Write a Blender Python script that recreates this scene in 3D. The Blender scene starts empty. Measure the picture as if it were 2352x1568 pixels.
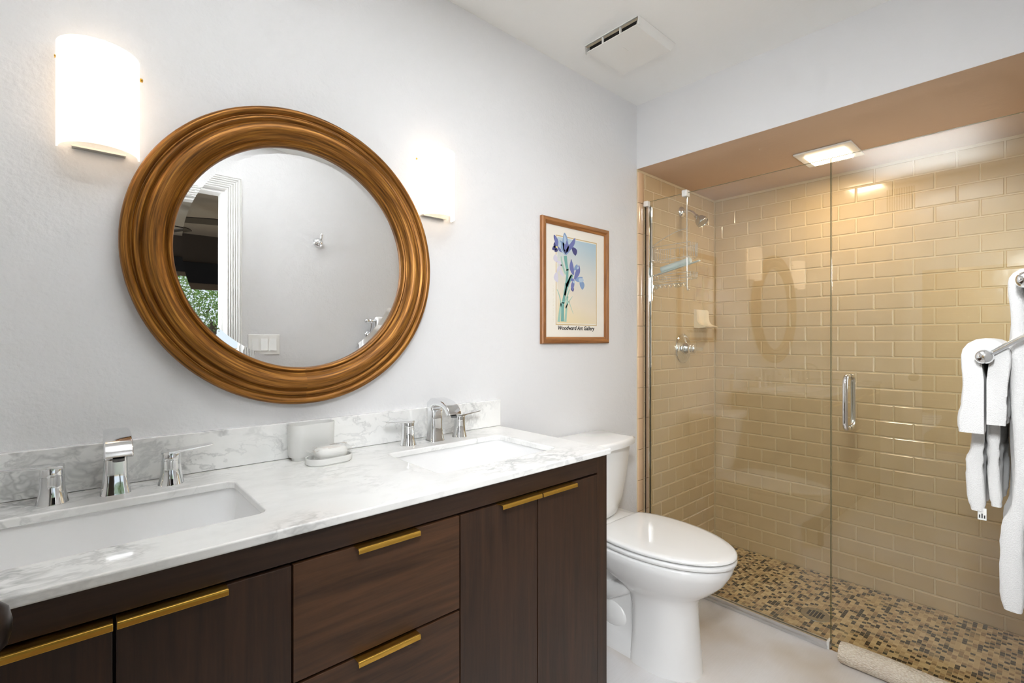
import bpy, bmesh, math, random
from math import sin, cos, pi, radians, sqrt
from mathutils import Vector, Matrix

random.seed(7)
S = bpy.context.scene
COL = S.collection

YO = -0.012          # opposite (entry) wall, room face
# ------------------------------------------------------------------ camera, world, light, exposure
HC = 1.27                                   # camera height; camera stands in the doorway at x=0, y=0
YAW = radians(48.078)                       # view direction in the floor plan, from +x (along the vanity wall) towards +y
cam_d = bpy.data.cameras.new('camera'); cam = bpy.data.objects.new('camera', cam_d); COL.objects.link(cam)
cam_d.sensor_fit = 'HORIZONTAL'; cam_d.sensor_width = 36.0; cam_d.lens = 1115.27 / 2352 * 36
cam_d.shift_y = (778.8 - 784) / 2352; cam_d.clip_start = 0.02
cam.location = (0, 0, HC); cam.rotation_euler = (pi / 2, 0, YAW - pi / 2)
S.camera = cam

S.view_settings.view_transform = 'Standard'; S.view_settings.look = 'None'
S.view_settings.gamma = 1; S.view_settings.use_curve_mapping = False
S.view_settings.exposure = 0.0
S.cycles.max_bounces = 14; S.cycles.diffuse_bounces = 6; S.cycles.glossy_bounces = 6
S.cycles.transparent_max_bounces = 16; S.cycles.transmission_bounces = 8
S.cycles.sample_clamp_indirect = 60.0
S.cycles.caustics_reflective = False; S.cycles.caustics_refractive = False

world = bpy.data.worlds.new('sky'); S.world = world; world.use_nodes = True
bg = world.node_tree.nodes['Background']; bg.inputs[0].default_value = (0.80, 0.90, 1.0, 1); bg.inputs[1].default_value = 1.2

def light(name, kind, loc, energy, color, rot=(0, 0, 0), **kw):
    d = bpy.data.lights.new(name, kind); d.energy = energy; d.color = color
    for k, v in kw.items(): setattr(d, k, v)
    o = bpy.data.objects.new(name, d); o.location = loc; o.rotation_euler = rot; COL.objects.link(o)
    return o
light('sunlight', 'SUN', (3, -9, 8), 3.0, (1, .95, .86), (radians(35), radians(18), 0), angle=.01)
BOUNCE_L = light('added_bounce_fill', 'AREA', (.55, .60, 1.95), 14.2, (.935, .965, 1.0), (pi, 0, 0), shape='RECTANGLE', size=1.2, size_y=.60, spread=radians(44))  # added fill, bounced off the ceiling to even out the room
_d = Vector((2.3, .84, .60)) - Vector((.08, .04, 1.80))
FILL_L = light('added_camera_fill', 'AREA', (.08, .04, 1.80), 10.8, (.94, .972, 1.0), _d.to_track_quat('-Z', 'Y').to_euler(), shape='RECTANGLE', size=.11, size_y=.26, spread=radians(118))  # added fill beside the camera, lifts toilet, floor and shower
ENTRY_L = light('added_doorway_fill', 'AREA', (-.55, -.66, 1.25), 13, (.95, .98, 1.0), (radians(76), 0, radians(-50)), shape='RECTANGLE', size=.8, size_y=1.8)  # added fill behind the doorway, kept out of the round mirror's sightline
SHOWER_FILL_L = light('added_shower_fill', 'AREA', (2.76, YO - .16, 1.45), 5, (.93, .97, 1.0), (pi / 2, 0, 0), shape='RECTANGLE', size=.5, size_y=.85)  # added light at the unseen shower end, brightens tile and mosaic
DOOR_L = light('added_bedroom_fill', 'AREA', (-1.75, -2.6, 1.5), 45, (.95, .98, 1.0), (pi / 2, 0, radians(-35)), shape='RECTANGLE', size=1.2, size_y=1.4)  # added area light, no window there; lights the bedroom and shines towards the doorway

# ------------------------------------------------------------------ measured places
D = 1.490            # vanity wall plane (y)
XH = 2.237           # header face / start of shower tile
XB = 3.1186          # shower back wall, face of tile
XG = 2.310           # shower glass plane
CEIL = HC + 1.250
SOF = HC + 0.911
ZSH = -0.048         # shower floor
YT = D - 0.008       # face of tile on vanity wall
XL = -0.290          # left wall
Z0 = HC - 0.0099 + 10 * 0.0826   # top grout line
PH, PW = 0.0826, 0.1607
CT = HC - 0.3437     # counter top height
CTH = 0.018
YF = 0.930           # counter front
YCAB = 0.942         # cabinet face

# ------------------------------------------------------------------ materials
def srgb(r, g, b):
    f = lambda c: c / 12.92 if c <= .04045 else ((c + .055) / 1.055) ** 2.4
    return (f(r / 255), f(g / 255), f(b / 255), 1)
class NT:
    def __init__(s, name):
        s.m = bpy.data.materials.new(name); s.m.use_nodes = True
        s.t = s.m.node_tree; s.b = s.t.nodes['Principled BSDF']; s.out = s.t.nodes['Material Output']
    def n(s, typ, **kw):
        o = s.t.nodes.new(typ)
        for k, v in kw.items():
            if k.startswith('i_'):
                key = k[2:]; key = int(key) if key.isdigit() else key.replace('_', ' ')
                o.inputs[key].default_value = v
            else: setattr(o, k, v)
        return o
    def l(s, a, b): s.t.links.new(a, b)
    def obj(s): return s.n('ShaderNodeTexCoord').outputs['Object']
    def mapping(s, scale=(1, 1, 1), loc=(0, 0, 0), rot=(0, 0, 0), src=None):
        m = s.n('ShaderNodeMapping'); m.inputs['Scale'].default_value = scale; m.inputs['Location'].default_value = loc; m.inputs['Rotation'].default_value = rot
        s.l(src or s.obj(), m.inputs[0]); return m.outputs[0]
    def noise(s, vec, scale, detail=4, rough=.5, dist=0):
        o = s.n('ShaderNodeTexNoise'); o.inputs['Scale'].default_value = scale; o.inputs['Detail'].default_value = detail
        o.inputs['Roughness'].default_value = rough; o.inputs['Distortion'].default_value = dist
        s.l(vec, o.inputs['Vector']); return o.outputs['Fac']
    def ramp(s, fac, stops, interp='LINEAR'):
        o = s.n('ShaderNodeValToRGB'); o.color_ramp.interpolation = interp
        e = o.color_ramp.elements
        while len(e) < len(stops): e.new(.5)
        for k, (p, c) in enumerate(stops): e[k].position = p; e[k].color = c
        s.l(fac, o.inputs[0]); return o.outputs[0]
    def mix(s, fac, a, b, mode='MIX'):
        o = s.n('ShaderNodeMix', data_type='RGBA', blend_type=mode)
        for sock, v in ((o.inputs[0], fac), (o.inputs[6], a), (o.inputs[7], b)):
            if hasattr(v, 'is_linked') or hasattr(v, 'links'): s.l(v, sock)
            else: sock.default_value = v
        return o.outputs[2]
    def math(s, op, a, b=0):
        o = s.n('ShaderNodeMath', operation=op)
        for sock, v in ((o.inputs[0], a), (o.inputs[1], b)):
            if hasattr(v, 'links'): s.l(v, sock)
            else: sock.default_value = v
        return o.outputs[0]
    def bump(s, h, strength=.2, dist=.01):
        o = s.n('ShaderNodeBump'); o.inputs['Strength'].default_value = strength; o.inputs['Distance'].default_value = dist
        s.l(h, o.inputs['Height']); s.l(o.outputs[0], s.b.inputs['Normal']); return o
    def set(s, color=None, rough=None, metal=None, **kw):
        if color is not None:
            if hasattr(color, 'links'): s.l(color, s.b.inputs['Base Color'])
            else: s.b.inputs['Base Color'].default_value = color
        if rough is not None:
            if hasattr(rough, 'links'): s.l(rough, s.b.inputs['Roughness'])
            else: s.b.inputs['Roughness'].default_value = rough
        if metal is not None: s.b.inputs['Metallic'].default_value = metal
        for k, v in kw.items(): s.b.inputs[k.replace('_', ' ')].default_value = v
        return s
M = {}
def plain(name, color, rough=.5, metal=0, **kw):
    M[name] = NT(name).set(color, rough, metal, **kw).m
    return M[name]

def wall_mat(name, color, k=.24):
    t = NT(name); v = t.obj()
    a = t.noise(v, 120, 3, .55); b = t.noise(v, 42, 3, .5)
    h = t.math('ADD', t.math('MULTIPLY', a, .5), t.math('MULTIPLY', t.ramp(b, [(.42, (0, 0, 0, 1)), (.62, (1, 1, 1, 1))]), .35))
    t.set(color, .62); t.bump(h, k, .006); M[name] = t.m
wall_mat('white_paint', srgb(225, 225, 226))
wall_mat('smooth_white_paint', srgb(228, 228, 229), .06)
wall_mat('ceiling_paint', srgb(246, 246, 244), .08)
wall_mat('tan_paint', srgb(206, 180, 156), .1)
plain('white_trim', srgb(236, 236, 234), .35)
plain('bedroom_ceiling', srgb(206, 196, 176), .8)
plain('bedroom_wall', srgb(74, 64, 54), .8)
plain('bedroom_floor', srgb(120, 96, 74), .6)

# glazed tile and its grout
def tile_mat(name, color):
    t = NT(name); v = t.obj()
    cell = t.mapping((1 / PW * 2, 1 / PW * 2, 1 / PH))
    n = t.noise(cell, .9, 1)
    c = t.mix(n, tuple(x * .93 for x in color[:3]) + (1,), tuple(min(1, x * 1.06) for x in color[:3]) + (1,))
    t.set(c, .17); t.bump(t.noise(v, 9, 2), .08, .02)
    t.b.inputs['Coat Weight'].default_value = .2
    M[name] = t.m
tile_mat('tan_tile', srgb(202, 178, 140))
tile_mat('peach_tile', srgb(224, 190, 154))
plain('grout', srgb(214, 196, 160), .85)

# mosaic of thin stone strips
t = NT('mosaic'); v = t.obj()
sep = t.n('ShaderNodeSeparateXYZ'); t.l(v, sep.inputs[0])
CY, CX = .0165, .0185
col_i = t.math('FLOOR', t.math('DIVIDE', sep.outputs[1], CY)); col_f = t.math('FRACT', t.math('DIVIDE', sep.outputs[1], CY))
wn1 = t.n('ShaderNodeTexWhiteNoise', noise_dimensions='1D'); t.l(col_i, wn1.inputs['W'])
xs = t.math('ADD', t.math('DIVIDE', sep.outputs[0], CX), t.math('MULTIPLY', t.math('FLOOR', t.math('MULTIPLY', wn1.outputs[0], 4)), .5))
row_i = t.math('FLOOR', xs); row_f = t.math('FRACT', xs)
cmb = t.n('ShaderNodeCombineXYZ'); t.l(col_i, cmb.inputs[0]); t.l(row_i, cmb.inputs[1])
wn2 = t.n('ShaderNodeTexWhiteNoise', noise_dimensions='2D'); t.l(cmb.outputs[0], wn2.inputs['Vector'])
stone = t.ramp(wn2.outputs[0], [(0, srgb(40, 30, 24)), (.15, srgb(52, 52, 48)), (.24, srgb(196, 172, 128)), (.40, srgb(176, 148, 106)),
                                (.55, srgb(206, 184, 142)), (.66, srgb(150, 122, 88)), (.80, srgb(186, 160, 118)), (.92, srgb(134, 118, 88))], 'CONSTANT')
g = t.math('MAXIMUM', t.math('LESS_THAN', col_f, .07), t.math('LESS_THAN', row_f, .045))
t.set(t.mix(g, stone, srgb(206, 184, 140)), .35); M['mosaic'] = t.m

# streaked pale floor
t = NT('floor_finish'); v = t.obj()
n1 = t.noise(t.mapping((1, 1, 1)), 2.2, 3, .5); n2 = t.noise(t.mapping((14, 220, 1), rot=(0, 0, radians(33))), 1, 3, .6)
c = t.ramp(n1, [(.32, srgb(210, 200, 188)), (.5, srgb(230, 227, 226)), (.7, srgb(236, 237, 240))])
t.set(t.mix(t.math('MULTIPLY', n2, .16), c, srgb(150, 138, 124)), .42); t.bump(t.math('ADD', n2, t.noise(v, 160, 2)), .12, .004); M['floor_finish'] = t.m

# white marble with grey veins
t = NT('marble'); v = t.obj()
w = t.noise(v, 3.2, 5, .6)
mp = t.n('ShaderNodeVectorMath', operation='MULTIPLY_ADD'); 
cn = t.n('ShaderNodeTexNoise'); cn.inputs['Scale'].default_value = 4; cn.inputs['Detail'].default_value = 4; t.l(v, cn.inputs['Vector'])
t.l(cn.outputs['Color'], mp.inputs[0]); mp.inputs[1].default_value = (.13, .13, .13); t.l(t.mapping((.72, 1.25, 1), rot=(0, 0, radians(28))), mp.inputs[2])
def vein(scale, width, seed):
    q = t.noise(t.mapping((1, 1, 1), loc=(seed, seed * .7, 0), src=mp.outputs[0]), scale, 5, .62)
    a = t.math('ABSOLUTE', t.math('SUBTRACT', q, .5))
    return t.ramp(a, [(0, (1, 1, 1, 1)), (width, (0, 0, 0, 1))])
patch = t.ramp(t.noise(v, 4.4, 3), [(.42, (0, 0, 0, 1)), (.66, (1, 1, 1, 1))])
v1 = t.math('MULTIPLY', vein(5.5, .035, 1.3), t.math('MULTIPLY', patch, .75)); v2 = t.math('MULTIPLY', vein(14, .04, 4.1), t.math('MULTIPLY', patch, .5))
cloud = t.ramp(t.noise(mp.outputs[0], 6, 5, .65), [(.48, (0, 0, 0, 1)), (.8, (1, 1, 1, 1))])
f = t.math('MULTIPLY', t.math('MAXIMUM', t.math('MAXIMUM', v1, v2), t.math('MULTIPLY', cloud, .28)), .85)
t.set(t.mix(f, srgb(240, 240, 238), srgb(146, 148, 148)), .10); t.b.inputs['Coat Weight'].default_value = .3; M['marble'] = t.m

# dark stained veneer, grain along x or z
def wood(name, along, a, b, scale=1.0, rough=.42):
    t = NT(name); s = (2.2, 2.2, 2.2)
    sc = {'x': (1.3, 26, 26), 'z': (26, 26, 1.3)}[along]
    v = t.mapping(tuple(q * scale for q in sc))
    n1 = t.noise(v, 1.6, 6, .62, .6); n2 = t.noise(t.mapping(tuple(q * 4 * scale for q in sc)), 2.0, 4, .6)
    f = t.math('ADD', t.math('MULTIPLY', n1, .75), t.math('MULTIPLY', n2, .3))
    t.set(t.ramp(f, [(.34, a), (.74, b)]), rough); t.bump(n2, .08, .002); M[name] = t.m
wood('walnut_upright', 'z', srgb(30, 18, 10), srgb(66, 42, 26))
wood('walnut_level', 'x', srgb(40, 24, 12), srgb(90, 59, 36), .8)
wood('walnut_frame', 'x', srgb(32, 20, 12), srgb(62, 41, 28))
wood('oak_frame', 'x', srgb(112, 66, 28), srgb(186, 126, 70), 1.6)
wood('oak_frame_upright', 'z', srgb(112, 66, 28), srgb(186, 126, 70), 1.6)
plain('dark_gap', srgb(12, 9, 7), .8)

t = NT('brass'); t.set(srgb(224, 178, 82), .27, 1.0); M['brass'] = t.m
plain('chrome', (.82, .83, .84, 1), .045, 1.0)
plain('brushed_metal', (.55, .54, .50, 1), .25, 1.0)
plain('aluminium', (.74, .74, .75, 1), .28, 1.0)
plain('dark_bronze', srgb(52, 44, 40), .32, .8)
plain('porcelain', srgb(240, 240, 239), .08, 0, Coat_Weight=.4)
plain('basin_white', srgb(238, 238, 238), .10)
plain('plastic_white', srgb(236, 235, 231), .35)
plain('plastic_beige', srgb(214, 200, 176), .5)
plain('ceramic_bone', srgb(240, 226, 202), .15)
plain('matte_ceramic', srgb(220, 220, 217), .45)
plain('soap', srgb(246, 246, 242), .5)
plain('black', srgb(14, 12, 11), .7)
plain('aqua_plastic', srgb(226, 236, 236), .4)
plain('rubber_grey', srgb(96, 96, 96), .6)
plain('mirror_silver', (.93, .935, .935, 1), .0, 1.0)
plain('paper', srgb(236, 231, 221), .7)
plain('ink', srgb(30, 28, 28), .7)
plain('faint_ink', srgb(214, 206, 178), .7)
plain('gold_line', srgb(206, 182, 136), .7)
plain('fan_blade', srgb(48, 38, 30), .5)
plain('black_fabric', srgb(26, 26, 28), .9)
plain('shade_fabric', srgb(110, 96, 80), .9)
plain('garden_ground', srgb(176, 158, 132), .95)
plain('bark', srgb(84, 70, 54), .9)
for n_, c_ in (('petal_violet', (112, 120, 176)), ('petal_blue', (132, 158, 196)), ('petal_pale', (176, 196, 214)), ('petal_dark', (70, 72, 124)),
               ('petal_ghost', (212, 208, 222)), ('stem_teal', (116, 170, 164)), ('stem_pale', (162, 198, 184)), ('petal_yellow', (226, 214, 130))):
    plain(n_, srgb(*c_), .7)

t = NT('leaf'); n1 = t.noise(t.obj(), 6, 2)
t.set(t.ramp(n1, [(.35, srgb(112, 158, 74)), (.7, srgb(186, 220, 134))]), .6); t.b.inputs['Subsurface Weight'].default_value = 0; M['leaf'] = t.m

# antique gold ring frame, brushed around the ring
t = NT('antique_gold'); v = t.obj()
sp = t.n('ShaderNodeSeparateXYZ'); t.l(v, sp.inputs[0])
rad = t.math('SQRT', t.math('ADD', t.math('MULTIPLY', sp.outputs[0], sp.outputs[0]), t.math('MULTIPLY', sp.outputs[2], sp.outputs[2])))
ang = t.math('ARCTAN2', sp.outputs[0], sp.outputs[2])
cb = t.n('ShaderNodeCombineXYZ'); t.l(t.math('MULTIPLY', rad, 260), cb.inputs[0]); t.l(t.math('MULTIPLY', ang, 3.0), cb.inputs[1]); t.l(t.math('MULTIPLY', sp.outputs[1], 200), cb.inputs[2])
br = t.noise(cb.outputs[0], 1.0, 4, .6)
t.set(t.ramp(br, [(.3, srgb(80, 47, 14)), (.55, srgb(148, 97, 36)), (.75, srgb(200, 143, 62))]), .36, .55); t.bump(br, .12, .001); M['antique_gold'] = t.m

# terry cloth
def terry(name, color, scale, k):
    t = NT(name); v = t.obj(); n = t.noise(v, scale, 2, .7)
    t.set(color, .95); t.b.inputs['Sheen Weight'].default_value = .4; t.bump(n, k, .004); M[name] = t.m
terry('white_terry', srgb(226, 225, 223), 480, .5)
terry('white_band', srgb(241, 241, 241), 900, .2)
t = NT('bath_mat'); w_ = t.n('ShaderNodeTexVoronoi'); w_.inputs['Scale'].default_value = 230; t.l(t.mapping((1, .55, 1)), w_.inputs['Vector'])
t.set(t.ramp(w_.outputs['Distance'], [(0, srgb(246, 238, 224)), (.9, srgb(216, 200, 178))]), .95); t.bump(w_.outputs['Distance'], .8, .006); t.t.nodes['Bump'].invert = True; M['bath_mat'] = t.m

# thin architectural glass: clear with Fresnel reflection
def glass(name, tint, boost=1.0):
    t = NT(name); t.t.nodes.remove(t.b)
    tr = t.n('ShaderNodeBsdfTransparent'); tr.inputs[0].default_value = tint
    gl = t.n('ShaderNodeBsdfGlossy'); gl.inputs['Roughness'].default_value = 0; gl.inputs[0].default_value = (1, 1, 1, 1)
    fr = t.n('ShaderNodeFresnel'); ge = t.n('ShaderNodeNewGeometry'); t.l(t.math('ADD', 1.52, t.math('MULTIPLY', ge.outputs['Backfacing'], 1 / 1.52 - 1.52)), fr.inputs['IOR'])
    mx = t.n('ShaderNodeMixShader'); t.l(t.math('MULTIPLY', fr.outputs[0], boost), mx.inputs[0])
    t.l(tr.outputs[0], mx.inputs[1]); t.l(gl.outputs[0], mx.inputs[2]); t.l(mx.outputs[0], t.out.inputs[0])
    M[name] = t.m
glass('clear_glass', (.965, .975, .955, 1), 1.25)
glass('pane_glass', (.98, .985, .98, 1))
glass('clear_wrap', (.99, .99, .99, 1), 3.0)
glass('clear_cup', (.93, .95, .95, 1), 1.2)
plain('glass_edge', srgb(104, 116, 92), .15)

# lamp shade glass: passes the light of the bulb inside
t = NT('opal_shade'); t.t.nodes.remove(t.b)
df = t.n('ShaderNodeBsdfDiffuse'); df.inputs[0].default_value = (.82, .76, .68, 1)
tl = t.n('ShaderNodeBsdfTranslucent'); tl.inputs[0].default_value = (1, .93, .84, 1)
em = t.n('ShaderNodeEmission'); em.inputs[0].default_value = (1, .87, .72, 1); em.inputs[1].default_value = .72
mx = t.n('ShaderNodeMixShader'); mx.inputs[0].default_value = .62
ad = t.n('ShaderNodeAddShader')
t.l(df.outputs[0], mx.inputs[1]); t.l(tl.outputs[0], mx.inputs[2]); t.l(mx.outputs[0], ad.inputs[0]); t.l(em.outputs[0], ad.inputs[1]); t.l(ad.outputs[0], t.out.inputs[0])
M['opal_shade'] = t.m
def emit(name, color, strength):
    t = NT(name); t.t.nodes.remove(t.b); e = t.n('ShaderNodeEmission'); e.inputs[0].default_value = color; e.inputs[1].default_value = strength
    t.l(e.outputs[0], t.out.inputs[0]); M[name] = t.m
emit('lamp_lens', (1, .80, .54, 1), 9.0)
emit('bulb', (1, .84, .62, 1), 2.5)

# printed ground of the poster: blue above, cream and yellow below
t = NT('poster_ground'); sp = t.n('ShaderNodeSeparateXYZ'); t.l(t.obj(), sp.inputs[0])
zz = t.n('ShaderNodeMapRange'); t.l(t.math('ADD', sp.outputs[2], t.math('MULTIPLY', sp.outputs[0], .25)), zz.inputs[0]); zz.inputs[1].default_value = -.22; zz.inputs[2].default_value = .26
t.set(t.ramp(zz.outputs[0], [(0, srgb(232, 214, 168)), (.25, srgb(228, 216, 196)), (.6, srgb(210, 212, 208)), (1, srgb(160, 194, 214))]), .7); M['poster_ground'] = t.m

# ------------------------------------------------------------------ mesh helpers
class MB:
    def __init__(s): s.v = []; s.f = []; s.mi = []
    def add(s, vs, fs, mi=0):
        o = len(s.v); s.v += [tuple(p) for p in vs]; s.f += [tuple(i + o for i in q) for q in fs]; s.mi += [mi] * len(fs); return s
    def box(s, x0, x1, y0, y1, z0, z1, mi=0):
        return s.add([(x, y, z) for z in (z0, z1) for y in (y0, y1) for x in (x0, x1)],
                     [(0, 2, 3, 1), (4, 5, 7, 6), (0, 1, 5, 4), (2, 6, 7, 3), (0, 4, 6, 2), (1, 3, 7, 5)], mi)
    def loft(s, rings, cap0=True, cap1=True, closed=True, mi=0):
        n = len(rings[0]); vs = [p for r in rings for p in r]; fs = []
        m = n if closed else n - 1
        for a in range(len(rings) - 1):
            for i in range(m):
                j = (i + 1) % n; fs.append((a * n + i, a * n + j, (a + 1) * n + j, (a + 1) * n + i))
        if cap0: fs.append(tuple(range(n - 1, -1, -1)))
        if cap1: fs.append(tuple((len(rings) - 1) * n + i for i in range(n)))
        return s.add(vs, fs, mi)
    def lathe(s, prof, c=(0, 0, 0), axis='z', n=32, cap=True, mi=0):
        rings = []
        for r, h in prof:
            ring = []
            for i in range(n):
                a = 2 * pi * i / n; u, w = r * cos(a), r * sin(a)
                p = {'z': (u, w, h), 'y': (w, h, u), 'x': (h, u, w)}[axis]
                ring.append((c[0] + p[0], c[1] + p[1], c[2] + p[2]))
            rings.append(ring)
        return s.loft(rings, cap, cap, True, mi)
    def cyl(s, c, r, h, axis='z', n=24, mi=0): return s.lathe([(r, 0), (r, h)], c, axis, n, True, mi)
    def ball(s, c, r, n=16, k=10, sc=(1, 1, 1), mi=0):
        rings = []
        for a in range(1, k):
            t_ = pi * a / k
            rings.append([(c[0] + r * sc[0] * sin(t_) * cos(2 * pi * i / n), c[1] + r * sc[1] * sin(t_) * sin(2 * pi * i / n), c[2] - r * sc[2] * cos(t_)) for i in range(n)])
        return s.loft(rings, True, True, True, mi)
    def tube(s, pts, r, n=10, closed=False, mi=0, flat=None):
        pts = [Vector(p) for p in pts]; m = len(pts); rings = []
        up = Vector((0, 0, 1)); prev = None
        for i, p in enumerate(pts):
            if closed: t_ = pts[(i + 1) % m] - pts[i - 1]
            else: t_ = pts[min(i + 1, m - 1)] - pts[max(i - 1, 0)]
            t_.normalize()
            if prev is None:
                a = up if abs(t_.z) < .9 else Vector((1, 0, 0)); nn = (a - t_ * a.dot(t_)).normalized()
            else: nn = (prev - t_ * prev.dot(t_)).normalized()
            prev = nn; bb = t_.cross(nn); rr = r[i] if isinstance(r, (list, tuple)) else r
            f1, f2 = flat if flat else (1, 1)
            rings.append([p + (nn * cos(2 * pi * k / n) * f1 + bb * sin(2 * pi * k / n) * f2) * rr for k in range(n)])
        if closed: rings.append(rings[0])
        return s.loft(rings, not closed, not closed, True, mi)
    def prism(s, poly, z0, z1, plane='xy', mi=0):
        f = {'xy': lambda a, b, h: (a, b, h), 'xz': lambda a, b, h: (a, h, b), 'yz': lambda a, b, h: (h, a, b)}[plane]
        return s.loft([[f(a, b, z0) for a, b in poly], [f(a, b, z1) for a, b in poly]], True, True, True, mi)
    def rot(s, m, start=0):
        for i in range(start, len(s.v)): s.v[i] = tuple(m @ Vector(s.v[i]))
        return s

def build(name, mb, mat, parent=None, loc=None, smooth=None, bevel=0, segs=2, subsurf=0):
    o0 = Vector(loc) if loc is not None else (Vector(parent['_o']) if parent is not None else Vector((0, 0, 0)))
    me = bpy.data.meshes.new(name)
    me.from_pydata([tuple(Vector(p) - o0) for p in mb.v], [], mb.f)
    for m in (mat if isinstance(mat, (list, tuple)) else [mat]): me.materials.append(M[m])
    me.polygons.foreach_set('material_index', mb.mi)
    bm = bmesh.new(); bm.from_mesh(me)
    bmesh.ops.recalc_face_normals(bm, faces=bm.faces)
    bm.to_mesh(me); bm.free()
    o = bpy.data.objects.new(name, me); COL.objects.link(o)
    if parent is not None: o.parent = parent
    else: o.location = o0
    o['_o'] = tuple(o0)
    if bevel:
        b = o.modifiers.new('bevel', 'BEVEL'); b.width = bevel; b.segments = segs; b.limit_method = 'ANGLE'; b.angle_limit = radians(35)
        b.harden_normals = False
    if subsurf:
        q = o.modifiers.new('subdivision', 'SUBSURF'); q.levels = subsurf; q.render_levels = subsurf
    if smooth is not None:
        me.polygons.foreach_set('use_smooth', [True] * len(me.polygons))
        me.set_sharp_from_angle(angle=radians(smooth))
    return o
def tag(o, label, cat, group=None):
    o['label'] = label; o['category'] = cat
    if group: o['group'] = group
    return o
def thing(name, loc, label, cat, group=None):
    o = bpy.data.objects.new(name, None); COL.objects.link(o); o.location = loc; o['_o'] = tuple(loc); o.empty_display_size = .05
    return tag(o, label, cat, group)
def struct(name, mb, mat, parent=None, **kw):
    o = build(name, mb, mat, parent, **kw)
    if parent is None: o['kind'] = 'structure'
    return o
def copy_tree(o, parent=None):
    c = o.copy(); COL.objects.link(c)
    if parent is not None: c.parent = parent
    for ch in list(o.children): copy_tree(ch, c)
    return c
def rrect(x0, x1, y0, y1, r, n=6):
    pts = []
    for cx, cy, a0 in ((x1 - r, y1 - r, 0), (x0 + r, y1 - r, pi / 2), (x0 + r, y0 + r, pi), (x1 - r, y0 + r, 3 * pi / 2)):
        for i in range(n + 1):
            a = a0 + pi / 2 * i / n; pts.append((cx + r * cos(a), cy + r * sin(a)))
    return pts
def light_in(parent, name, loc, energy, color, radius):
    d = bpy.data.lights.new(name, 'POINT'); d.energy = energy; d.color = color; d.shadow_soft_size = radius
    o = bpy.data.objects.new(name, d); COL.objects.link(o); o.parent = parent; o.location = Vector(loc) - Vector(parent['_o']); return o

# ------------------------------------------------------------------ room shell
struct('floor', MB().box(XL - .1, XG - .012, YO - .13, D + .1, -.12, 0), 'floor_finish')
struct('floor_shower', MB().box(XG - .012, XB + .1, YO - .13, D + .1, -.16, ZSH), 'mosaic')
struct('wall_vanity', MB().box(XL - .1, XH, D, D + .12, -.05, CEIL + .1), 'white_paint')
struct('wall_left', MB().box(XL - .1, XL, YO, D, 0, CEIL), 'white_paint')
struct('ceiling', MB().box(XL - .1, XH, YO - .13, D, CEIL, CEIL + .1), 'ceiling_paint')
# header over the shower and its lowered ceiling
struct('wall_header', MB().box(XH, XH + .10, YO, D + .12, SOF, CEIL + .1), 'smooth_white_paint')
struct('ceiling_shower', MB().box(XH + .001, XB + .1, YO, D + .12, SOF - .0005, SOF + .06), 'tan_paint')
# wall with the doorway the camera stands in
DX0, DX1, DZ = -.125, .588, 2.06
mb = MB()
mb.box(XL - .1, DX0, YO - .075, YO, 0, CEIL); mb.box(DX1, 2.48, YO - .075, YO, -.05, CEIL); mb.box(3.04, XB + .1, YO - .075, YO, -.05, CEIL); mb.box(2.48, 3.04, YO - .075, YO, -.05, .98); mb.box(2.48, 3.04, YO - .075, YO, 1.92, CEIL); mb.box(DX0, DX1, YO - .075, YO, DZ, CEIL)
struct('wall_entry', mb, 'white_paint')
mb = MB()
for a, b, c, d in ((2.48, 3.04, .98, 1.02), (2.48, 3.04, 1.88, 1.92), (2.48, 2.52, 1.02, 1.88), (3.0, 3.04, 1.02, 1.88), (2.52, 3.0, 1.44, 1.46)): mb.box(a, b, YO - .062, YO - .012, c, d)
w3 = struct('added_window', mb, 'white_trim')  # unseen window, added so extra light can enter the shower
build('window_pane', MB().box(2.52, 3.0, YO - .040, YO - .034, 1.02, 1.88), 'pane_glass', w3)
# tiled walls
def tiles(plane, c, u0, u1, z0, z1, first, mb, depth=.008, g=.0032, bev=.0045):
    put = (lambda u, z, h: (c - h, u, z)) if plane == 'x' else (lambda u, z, h: (u, c - h, z))
    i = 0; z = Z0
    while z > z0:
        zt = min(z, z1); zb = max(z - PH, z0)
        if zt - zb > .008:
            off = first(i); k = math.floor((u0 - off) / PW)
            while off + k * PW < u1:
                a, b = max(off + k * PW, u0), min(off + (k + 1) * PW, u1)
                if b - a > .008:
                    a += g / 2; b -= g / 2; t0, t1 = zb + g / 2, zt - g / 2
                    o = [(a, t0), (b, t0), (b, t1), (a, t1)]; q = [(a + bev, t0 + bev), (b - bev, t0 + bev), (b - bev, t1 - bev), (a + bev, t1 - bev)]
                    m_ = [(a + bev * .25, t0 + bev * .25), (b - bev * .25, t0 + bev * .25), (b - bev * .25, t1 - bev * .25), (a + bev * .25, t1 - bev * .25)]
                    mb.loft([[put(u, w, -.001) for u, w in o], [put(u, w, depth * .62) for u, w in m_], [put(u, w, depth) for u, w in q]], False, True)
                k += 1
        z -= PH; i += 1
    return mb
# top (cut) row starts one pitch above the first full grout line
Z0 += PH
mb = tiles('x', XB + .008, -.01, YT, ZSH, SOF, lambda i: (1.3491 if (i - 1) % 2 == 0 else 1.4295) - 10 * PW, MB())
mb.box(XB + .0035, XB + .012, YO, D, ZSH, SOF, 1); mb.box(XB + .012, XB + .12, YO, D + .12, -.16, CEIL, 1)
struct('wall_shower_back', mb, ['tan_tile', 'grout'], smooth=25)
mb = tiles('y', D, XH + .055, XB, ZSH, SOF, lambda i: (2.390 if (i - 1) % 2 == 0 else 2.468) - 2 * .1607, MB())
mb.box(XH, XB, D - .0045, D + .12, -.16, SOF - .001, 1)
struct('wall_shower_left', mb, ['tan_tile', 'grout'], smooth=25)
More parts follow.
